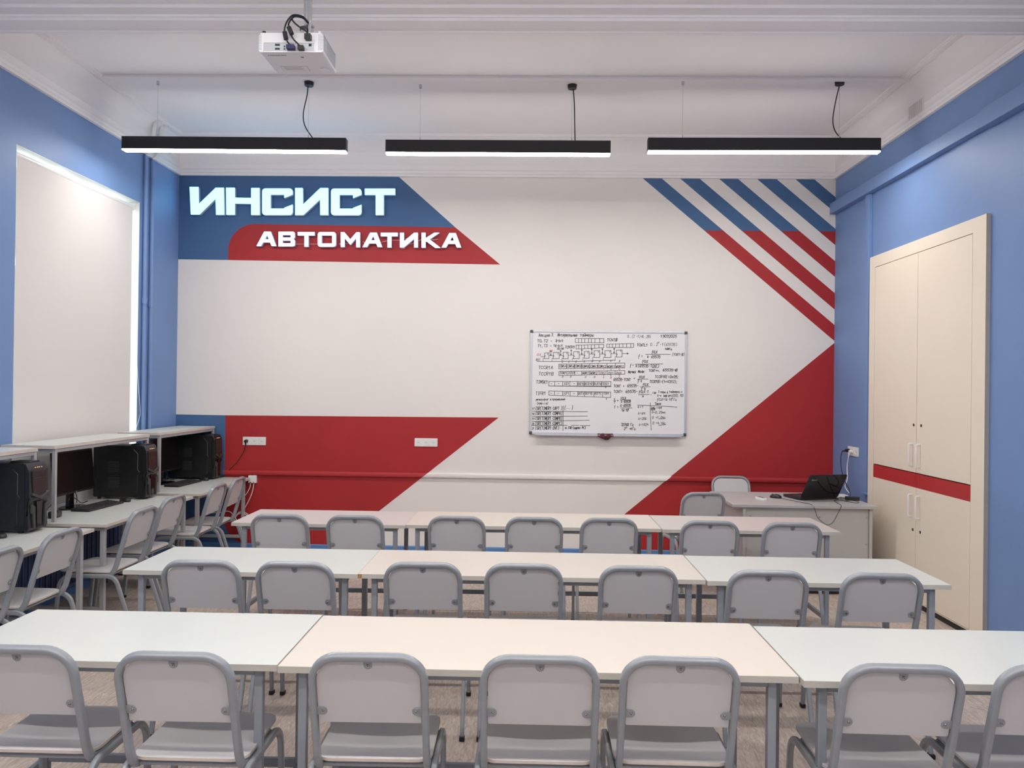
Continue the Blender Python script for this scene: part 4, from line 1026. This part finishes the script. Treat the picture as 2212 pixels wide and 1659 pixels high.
put_mouse(-3.32, 6.325, .75, 1.2, 'black mouse beside the keyboard on the middle computer desk')
put_mouse(-3.28, 7.78, .75, 1.3, 'black mouse on the farthest computer desk, before the tower')
put_mouse(-3.31, 4.79, .75, 1.3, 'black mouse on the nearest computer desk, half cut by the left photo edge')
# remote
rm = thing('projector_remote', 'small white remote control with dark buttons on the teacher desk', 'remote', (2.075, 6.965, dz), .35)
m = MB(); m.prism(rrect(-.02, -.06, .02, .06, .008, 4), XY, 0, .018, WHITEP); m.build('remote_body', rm, bevel=.003)
m = MB()
for i in range(3):
    for j in range(6): m.box(-.013 + i * .010, -.04 + j * .015, .018, -.007 + i * .010, -.032 + j * .015, .0195, GREYP)
m.build('buttons', rm)
br = thing('laptop_charger', 'black laptop power brick at the right end of the teacher desk', 'charger', (2.895, 7.00, dz), -.35)
m = MB(); m.prism(rrect(-.06, -.028, .06, .028, .008, 3), XY, 0, .03, BLACKP); m.build('brick', br, bevel=.003)
m = MB(); m.sweep(smooth_path([(-.06, 0, .015), (-.10, .03, .006), (-.16, -.02, .005), (-.22, .02, .005), (-.13, .05, .005), (-.05, .07, .005), (-.10, .10, .005)]), .003, .003, RUBBER, 6); m.build('lead', br)
cable('laptop_cable', 'thin black cable drooping over the front edge of the teacher desk', [(2.27, 7.01, dz + .005), (2.36, 6.80, dz + .004), (2.41, 6.66, dz + .004), (2.425, 6.622, dz - .03), (2.45, 6.62, .66), (2.50, 6.62, .615), (2.54, 6.62, .60), (2.58, 6.62, .625), (2.62, 6.62, .70), (2.645, 6.622, dz - .01), (2.66, 6.66, dz + .004), (2.68, 6.80, dz + .004), (2.72, 6.95, dz + .004), (2.82, 7.0, dz + .005)], .0022, RUBBER, cat='cable')
cable('laptop_cable', 'tangle of thin black leads between the laptop and the power brick', [(2.76, 7.06, dz + .006), (2.80, 6.86, dz + .004), (2.86, 6.80, dz + .004), (2.90, 6.90, dz + .004), (2.84, 6.94, dz + .007), (2.80, 6.90, dz + .005), (2.88, 6.98, dz + .007), (2.92, 7.02, dz + .005)], .002, RUBBER, cat='cable')
m = MB(); m.box(2.80, 7.22, dz, 2.95, 7.32, dz + .012, WHITEP); tag(m.build('paper_booklet', bevel=.001), 'thin white booklet lying behind the laptop on the teacher desk', 'booklet')

# ------------------------------------------------------------------ computer desks on the left
def make_pc_desk(Ld):
    r = thing('computer_desk', '', 'desk')   # origin at near front corner, x runs towards the wall (negative)
    Dd = .765; Hd = .75
    m = MB(); m.box(-Dd, 0, Hd - .022, 0, Ld, Hd, TOPG); m.build('desktop', r, bevel=.0012, segs=1)
    m = MB(); m.box(0, -.0006, Hd - .0215, .0012, Ld + .0006, Hd - .0008, PLYE); m.box(-Dd, -.0012, Hd - .0215, 0, 0, Hd - .0008, PLYE); m.box(-Dd, Ld, Hd - .0215, 0, Ld + .0012, Hd - .0008, PLYE); m.build('edge_band', r)
    t = .032
    for x in (-.04 - t, -Dd + .01):
        for y in (.05, Ld - .05 - t):
            m = MB(); m.box(x, y, .012, x + t, y + t, Hd - .0225, LFRAME); lg = m.build('leg', r, bevel=.003)
            m = MB(); m.box(x - .001, y - .001, 0, x + t + .001, y + t + .001, .014, RUBBER); m.build('foot_cap', lg)
    m = MB()
    m.box(-.04 - t + .003, .05 + t, Hd - .055, -.045, Ld - .05 - t, Hd - .0225, LFRAME); m.box(-Dd + .012, .05 + t, Hd - .055, -Dd + .038, Ld - .05 - t, Hd - .0225, LFRAME)
    for y in (.053, Ld - .05 - t + .003): m.box(-Dd + .042, y, Hd - .055, -.04 - t, y + .026, Hd - .0225, LFRAME)
    m.build('apron_frame', r, bevel=.002, segs=1)
    for y in (.053, Ld - .05 - t + .003):
        m = MB(); m.box(-Dd + .042, y, .13, -.04 - t, y + .026, .16, LFRAME); m.build('side_stretcher', r, bevel=.002, segs=1)
    # raised shelf on a steel frame
    zs0, zs1 = 1.262, 1.286; xs0, xs1 = -Dd, -.388
    m = MB(); m.box(xs0, .025, zs0, xs1, Ld - .005, zs1, TOPG); m.build('shelf_board', r, bevel=.0012, segs=1)
    m = MB(); m.box(xs1, .024, zs0 + .0008, xs1 + .0012, Ld - .004, zs1 - .0008, PLYE); m.box(xs0, .0238, zs0 + .0008, xs1, .025, zs1 - .0008, PLYE); m.build('shelf_edge', r)
    p = .025
    for x in (xs1 - p - .003, xs0 + .003):
        for y in (.045, Ld - p - .008):
            m = MB(); m.box(x, y, Hd, x + p, y + p, zs0, LFRAME); m.build('shelf_post', r, bevel=.002, segs=1)
    m = MB(); m.box(xs1 - p - .001, .045 + p, zs0 - .026, xs1 - .005, Ld - p - .008, zs0, LFRAME); m.box(xs0 + .005, .045 + p, zs0 - .026, xs0 + p + .001, Ld - p - .008, zs0, LFRAME)
    for y in (.047, Ld - p - .006): m.box(xs0 + p + .003, y, zs0 - .026, xs1 - p - .003, y + p - .004, zs0, LFRAME)
    m.build('shelf_rail', r, bevel=.002, segs=1)
    return r
DX = -2.912; gd = 'computer desks along the window wall'
for y0, Ld, lab in ((6.835, 1.255, 'light desk with raised shelf along the left wall, farthest of three, by the red wall'), (5.300, 1.385, 'light desk with raised shelf along the left wall, middle of three, under the blind'), (3.76, 1.39, 'light desk with raised shelf along the left wall, nearest, cut by the photo edge')):
    o = make_pc_desk(Ld); o.location = (DX, y0, 0); o['label'] = lab; o['group'] = gd

def make_tower():
    r = thing('computer_tower', '', 'computer')   # front faces +x; origin at centre of front bottom edge
    W_, Ht, Dp = .19, .452, .455
    m = MB(); prof = rrect(-Dp, .018, -.035, Ht, [.01, .004, .012, .012], 3)
    m.prism(prof, lambda a, b, d: (a, d, b), -W_ / 2, W_ / 2, BLACKS); m.build('case_body', r, bevel=.003)
    # side panel with embossed channel lines
    m = MB(); pan = [(-Dp + .03, .05), (-Dp + .055, .035), (-.10, .035), (-.075, .06), (-.075, .20), (-.06, .225), (-.06, .235), (-.075, .25), (-.075, .385), (-.115, .425), (-Dp + .02, .425), (-Dp + .02, .30), (-Dp + .035, .28), (-Dp + .035, .18), (-Dp + .022, .165)]
    m.prism(pan, lambda a, b, d: (a, d, b), -W_ / 2 - .006, -W_ / 2 + .001, BLACKS); m.build('side_panel', r, bevel=.004, segs=2)
    mesh_m = mat('perforated_steel', (.13, .14, .14), .5, noise=.1, nscale=30)
    for z0, z1 in ((.09, .20), (.225, .345)):
        m = MB(); m.prism([rrect(-Dp + .12, z0, -Dp + .235, z1, .015, 3)], lambda a, b, d: (a, d, b), -W_ / 2 - .0066, -W_ / 2 - .006, BLACKP)
        for i in range(9):
            for j in range(int((z1 - z0 - .012) / .012)):
                cx, cz = -Dp + .130 + i * .0108 + (.005 if j % 2 else 0), z0 + .010 + j * .012
                m.box(cx - .0035, -W_ / 2 - .0076, cz - .0012, cx + .0035, -W_ / 2 - .0064, cz + .0012, mesh_m)
        m.build('vent_mesh', r)
    # sculpted front bezel
    m = MB(); fp = [(-.035, .018), (-.012, .012), (.0, .04), (-.004, .20), (.012, .225), (.0, .25), (-.004, .40), (-.02, Ht - .006), (-.035, Ht + .004)]
    m.prism(fp, lambda a, b, d: (a, d, b), -W_ / 2 - .002, W_ / 2 + .002, BLACKP); m.build('front_bezel', r, bevel=.006, segs=2)
    m = MB(); m.prism([(-.065, .255), (0, .232), (.065, .255), (.072, .40), (-.072, .40)], lambda a, b, d: (d, a, b), -.004, .006, BAY); m.build('drive_bay_cover', r, bevel=.002)
    m = MB(); m.prism([(-.085, .245), (0, .212), (.085, .245), (.085, .262), (0, .230), (-.085, .262)], lambda a, b, d: (d, a, b), -.002, .018, GREYP); m.build('chevron_trim', r, bevel=.003)
    m = MB()
    m.prism([(-.085, .19), (-.05, .17), (-.045, .03), (-.06, .03), (-.07, .12), (-.085, .13)], lambda a, b, d: (d, a, b), -.002, .012, GREYP)
    m.prism([(.085, .19), (.05, .17), (.045, .03), (.06, .03), (.07, .12), (.085, .13)], lambda a, b, d: (d, a, b), -.002, .012, GREYP)
    m.prism([(-.03, .20), (.03, .20), (.022, .03), (-.022, .03)], lambda a, b, d: (d, a, b), -.002, .006, BLACKG); m.build('lower_fins', r, bevel=.002)
    m = MB(); m.box(-.002, -.07, .402, .0015, .07, .4035, GREYP); m.box(-.001, -.07, .352, .0075, .07, .3535, GREYP); m.box(-.001, -.07, .338, .0075, .07, .3392, GREYP); m.build('trim_lines', r)
    for y in (-.035, -.012, .006, .03):
        m = MB(); m.box(-.008, y, .4205, -.002, y + .004, .4235, LED); m.build('indicator_light', r)
    m = MB(); m.prism([(-.06, 0), (-.045, .012), (.045, .012), (.06, 0)], lambda a, b, d: (d, a, Ht + b - .002), -.16, -.03, BLACKP); m.build('top_ridge', r, bevel=.002)
    for x in (-Dp + .04, -.07):
        for y in (-.07, .07):
            m = MB(); m.cyl((x, y, 0), (x, y, .02), .014, RUBBER, 12); m.build('foot', r)
    return r
tw = make_tower(); gtw = 'black computer towers'
for k, (y, lab) in enumerate(((5.015, 'black computer tower on the nearest desk, at the left photo edge'), (6.545, 'black computer tower with perforated side on the middle desk'), (7.955, 'black computer tower on the farthest desk, against the red wall'))):
    o = tw if k == 0 else copy_tree(tw); o.location = (-3.205, y, .75); o['label'] = lab; o['group'] = gtw

def make_monitor():
    r = thing('monitor', '', 'monitor')   # screen faces +x, origin at stand base centre
    W2, z0, z1 = .26, .122, .447; tl = .10
    def f(a, b, d): return (d - (b - z0) * tl + .03, a, b)
    m = MB(); m.prism(rrect(-W2, z0, W2, z1, .006, 3), f, -.022, .0, BLACKP); m.build('monitor_body', r, bevel=.003)
    m = MB(); m.prism([(-W2 + .010, z0 + .016), (W2 - .010, z0 + .016), (W2 - .010, z1 - .010), (-W2 + .010, z1 - .010)], f, 0, .0012, SCREEN); m.build('screen', r)
    m = MB(); m.prism([(-.008, z0 + .006), (.008, z0 + .006), (.008, z0 + .010), (-.008, z0 + .010)], f, 0, .001, SILVER); m.build('badge', r)
    m = MB(); pr = [(-.035, .01), (-.032, .09), (-.028, .20), (.028, .20), (.032, .09), (.035, .01)]
    m.prism(pr, lambda a, b, d: (d - .018, a, b), -.02, .012, BLACKG); m.build('stand_neck', r, bevel=.006)
    m = MB(); m.prism([(.085 * math.cos(a * PI / 14), .125 * math.sin(a * PI / 14)) for a in range(28)], XY, 0, .012, BLACKG); m.build('stand_base', r, bevel=.004)
    return r
mn = make_monitor(); gmn = 'black monitors under the desk shelves'
for k, (x, y, rz, lab) in enumerate(((-3.545, 5.965, 0, 'black monitor, switched off, under the shelf of the middle desk'), (-3.545, 7.50, 0, 'black monitor, switched off, under the shelf of the farthest desk'))):
    o = mn if k == 0 else copy_tree(mn); o.location = (x, y, .75); o.rotation_euler = (0, 0, rz); o['label'] = lab; o['group'] = gmn

def make_keyboard():
    r = thing('keyboard', '', 'keyboard')    # long axis y, typing side +x
    m = MB(); m.prism([(-.075, 0), (.075, 0), (.078, .010), (-.07, .024)], lambda a, b, d: (a, d, b), -.225, .225, BLACKP); m.build('keyboard_body', r, bevel=.003)
    m = MB()
    for j in range(6):
        for i in range(21):
            if j == 5 and 4 < i < 10: continue
            x = -.058 + j * .0225 + (.004 if j else 0); y = -.215 + i * .0205; z = .0225 - (x + .07) * .093
            m.box(x, y, z, x + .016, y + .0165, z + .006, GREYP)
    m.box(.058 - .002, -.13, .010, .070, -.02, .017, GREYP); m.build('keys', r, kind=None, smooth=False)
    return r
kb = make_keyboard(); gk = 'black keyboards'
for k, (x, y, rz, lab) in enumerate(((-3.375, 6.02, -.06, 'black keyboard on the middle computer desk'), (-3.355, 7.475, -.06, 'black keyboard on the farthest computer desk'))):
    o = kb if k == 0 else copy_tree(kb); o.location = (x, y, .75); o.rotation_euler = (0, 0, rz); o['label'] = lab; o['group'] = gk
sp = thing('desk_speaker', 'small black box behind the shelf post on the middle computer desk', 'speaker', (-3.405, 5.53, .75))
m = MB(); m.box(-.04, -.045, 0, .02, .045, .05, BLACKP); m.build('speaker_body', sp, bevel=.012, segs=3)
m = MB(); m.box(.0195, -.03, .012, .0205, .03, .038, GREYP); m.build('speaker_grille', sp)
for k, (y, lab) in enumerate(((5.98, 'black leads behind the monitor on the middle desk'), (7.55, 'black leads behind the monitor on the farthest desk'))):
    m = MB()
    m.sweep(smooth_path([(-3.575, y - .02, 1.0), (-3.60, y + .02, .86), (-3.58, y + .10, .80), (-3.60, y + .2, .757), (-3.62, y + .32, .755)]), .003, .003, RUBBER, 6)
    m.sweep(smooth_path([(-3.575, y + .02, 1.0), (-3.61, y + .06, .90), (-3.62, y + .16, .83), (-3.64, y + .20, .757)]), .003, .003, RUBBER, 6)
    m.sweep(smooth_path([(-3.575, y - .08, 1.0), (-3.60, y - .16, .84), (-3.58, y - .24, .80), (-3.60, y - .3, .757)]), .003, .003, RUBBER, 6)
    tag(m.build('monitor_cables'), lab, 'cable', 'leads on the computer desks')

# ------------------------------------------------------------------ ceiling projector
PYn, PYf = 3.93, 4.20   # rear (near) and lens (far) side; it hangs upside down
pj = thing('ceiling_projector', 'white projector hanging upside down from a steel pole under the ceiling girder', 'projector', (-1.17, 4.05, 3.53))
px0, px1, pz0, pz1 = -1.405, -1.072, 3.430, 3.530
def pfn(a, b, d): return (a, d, b)
m = MB(); m.prism(rrect(px0, pz0, px1, pz1, [.012, .012, .02, .02], 5), pfn, PYn, PYf, PROJW); body = child(m, 'projector_body', pj, bevel=.004)
m = MB(); m.box(px0 + .025, PYn - .0015, pz0 + .006, px1 - .045, PYn + .001, pz0 + .048, PROJG); m.box(px0 + .025, PYn - .005, pz0 + .046, px1 - .045, PYn, pz0 + .050, PROJW); m.box(px0 + .022, PYn - .005, pz0 + .004, px0 + .026, PYn, pz0 + .05, PROJW); m.box(px1 - .047, PYn - .005, pz0 + .004, px1 - .043, PYn, pz0 + .05, PROJW)
child(m, 'connector_panel', pj)
for x, z, w_, h_, mt in ((px0 + .085, .032, .024, .009, BLACKP), (px0 + .085, .012, .024, .009, BLACKP), (px0 + .13, .025, .007, .007, BLACKP), (px0 + .13, .012, .007, .007, BLACKP), (px0 + .15, .012, .008, .007, mat('brass_jack', (.45, .28, .1), .4, noise=.05)), (px1 - .075, .030, .014, .012, BLACKP)):
    m = MB(); m.box(x, PYn - .004, pz0 + z, x + w_, PYn - .001, pz0 + z + h_, mt); child(m, 'port', pj)
m = MB()
for k in range(11):
    z = pz0 + .012 + k * .0075
    m.box(px1 - .028, PYn - .0015, z, px1 + .0015, PYn + .04, z + .0028, PROJG); m.box(px0 - .0015, PYn - .0015, z, px0 + .014, PYn + .03, z + .0028, PROJG)
    m.box(px1 - .002, PYn + .05, z, px1 + .0015, PYf - .03, z + .0028, PROJG)
child(m, 'vent_ribs', pj, kind='stuff')
m = MB(); m.cyl((px0 + .02, PYn + .02, pz1), (px0 + .02, PYn + .02, pz1 + .014), .009, BLACKP); m.cyl((px1 - .025, PYn + .02, pz1), (px1 - .025, PYn + .02, pz1 + .014), .009, PROJW); child(m, 'adjuster_feet', pj)
m = MB(); m.cyl((-1.12, PYf - .055, pz0 + .001), (-1.12, PYf - .055, pz0 - .004), .025, PROJW, 20); m.cyl((-1.125, PYf - .01, 3.475), (-1.125, PYf + .02, 3.475), .035, PROJW, 24); child(m, 'lens_mount', pj)
m = MB(); zz = pz0 - .0006
m.box(px0 + .055, PYn + .175, zz, px0 + .20, PYn + .235, pz0, STICK); m.box(px0 + .057, PYn + .177, zz - .0003, px0 + .198, PYn + .233, pz0, PROJW)
for k in range(4): m.box(px0 + .07, PYn + .186 + k * .010, zz - .0006, px0 + .165 + .01 * (k % 2), PYn + .189 + k * .010, pz0, STICK)
child(m, 'warning_label', pj)
m = MB()
for k in range(10): m.box(px0 + .035 + k * .0098, PYn + .035, zz, px0 + .035 + k * .0098 + (.008 if k % 3 else .0065), PYn + .0405, pz0, GREYP)
m.box(-1.205, PYn + .055, zz, -1.19, PYn + .064, pz0, BLACKP); child(m, 'printed_marks', pj)
m = MB(); m.box(-1.235, 4.00, pz1, -1.165, 4.12, pz1 + .006, CHROME); m.cyl((-1.205, 4.05, pz1), (-1.205, 4.05, pz1 + .075), .022, CHROME, 18); m.cyl((-1.205, 4.05, pz1 + .065), (-1.205, 4.05, pz1 + .08), .026, GREYP, 18)
m.box(-1.18, 4.03, pz1 + .01, -1.165, 4.07, pz1 + .10, CHROME); m.cyl((-1.164, 4.05, pz1 + .03), (-1.156, 4.05, pz1 + .03), .006, SCREW); m.cyl((-1.164, 4.05, pz1 + .085), (-1.156, 4.05, pz1 + .085), .006, SCREW); child(m, 'mount_bracket', pj)
m = MB(); m.box(-1.208, 4.035, pz1 + .07, -1.172, 4.065, 4.008, CHROME); m.box(-1.194, 4.032, pz1 + .09, -1.186, 4.035, 4.0, PROJG); child(m, 'pole', pj, bevel=.003)
m = MB(); m.cyl((-1.19, 4.05, 3.998), (-1.19, 4.05, 4.0085), .06, CHROME, 24); child(m, 'ceiling_plate', pj)
gp = 'cables of the projector'
def pc(lab, path, r, ferr, con):
    o = thing('projector_cable', lab, 'cable', path[0], group=gp)
    m = MB(); m.sweep(smooth_path(path), r, r, RUBBER, 8); child(m, 'cord', o)
    if ferr: m = MB(); m.cyl(ferr[0], ferr[1], .0115, RUBBER, 12); child(m, 'ferrite_core', o)
    m = MB(); con(m); child(m, 'connector', o)
yq = PYn - .03
top = [(-1.185, 4.02, 3.632), (-1.20, 3.985, 3.640), (-1.235, 3.95, 3.630)]
pc('black cable with a core and a dark blue plug at the projector ports', top + [(-1.250, yq + .01, 3.585), (-1.262, yq, 3.545), (-1.262, yq, 3.515), (-1.25, yq, 3.475), (-1.235, yq + .005, 3.455)], .0042, ((-1.263, yq, 3.520), (-1.255, yq, 3.482)),
   lambda m: m.box(-1.255, PYn - .03, pz0 + .008, -1.215, PYn - .001, pz0 + .028, PORTB))
pc('black cable with a core hanging to the projector ports, right of the blue plug', [(p[0] + .002, p[1] + .006, p[2] - .006) for p in top] + [(-1.246, yq + .012, 3.57), (-1.238, yq, 3.53), (-1.222, yq, 3.49), (-1.195, yq, 3.46), (-1.185, yq + .005, 3.45)], .0042, ((-1.243, yq, 3.545), (-1.226, yq, 3.508)),
   lambda m: m.box(-1.197, PYn - .03, pz0 + .006, -1.168, PYn - .001, pz0 + .024, BLACKP))
pc('black power cable ending in a square plug at the upper right of the projector', [(p[0] + .004, p[1] + .012, p[2] - .002) for p in top] + [(-1.235, yq + .03, 3.60), (-1.215, yq + .01, 3.57), (-1.18, yq, 3.54), (-1.155, yq, 3.525), (-1.145, yq + .01, 3.51)], .0042, None,
   lambda m: m.box(-1.163, PYn - .03, 3.488, -1.132, PYn - .001, 3.514, BLACKP))
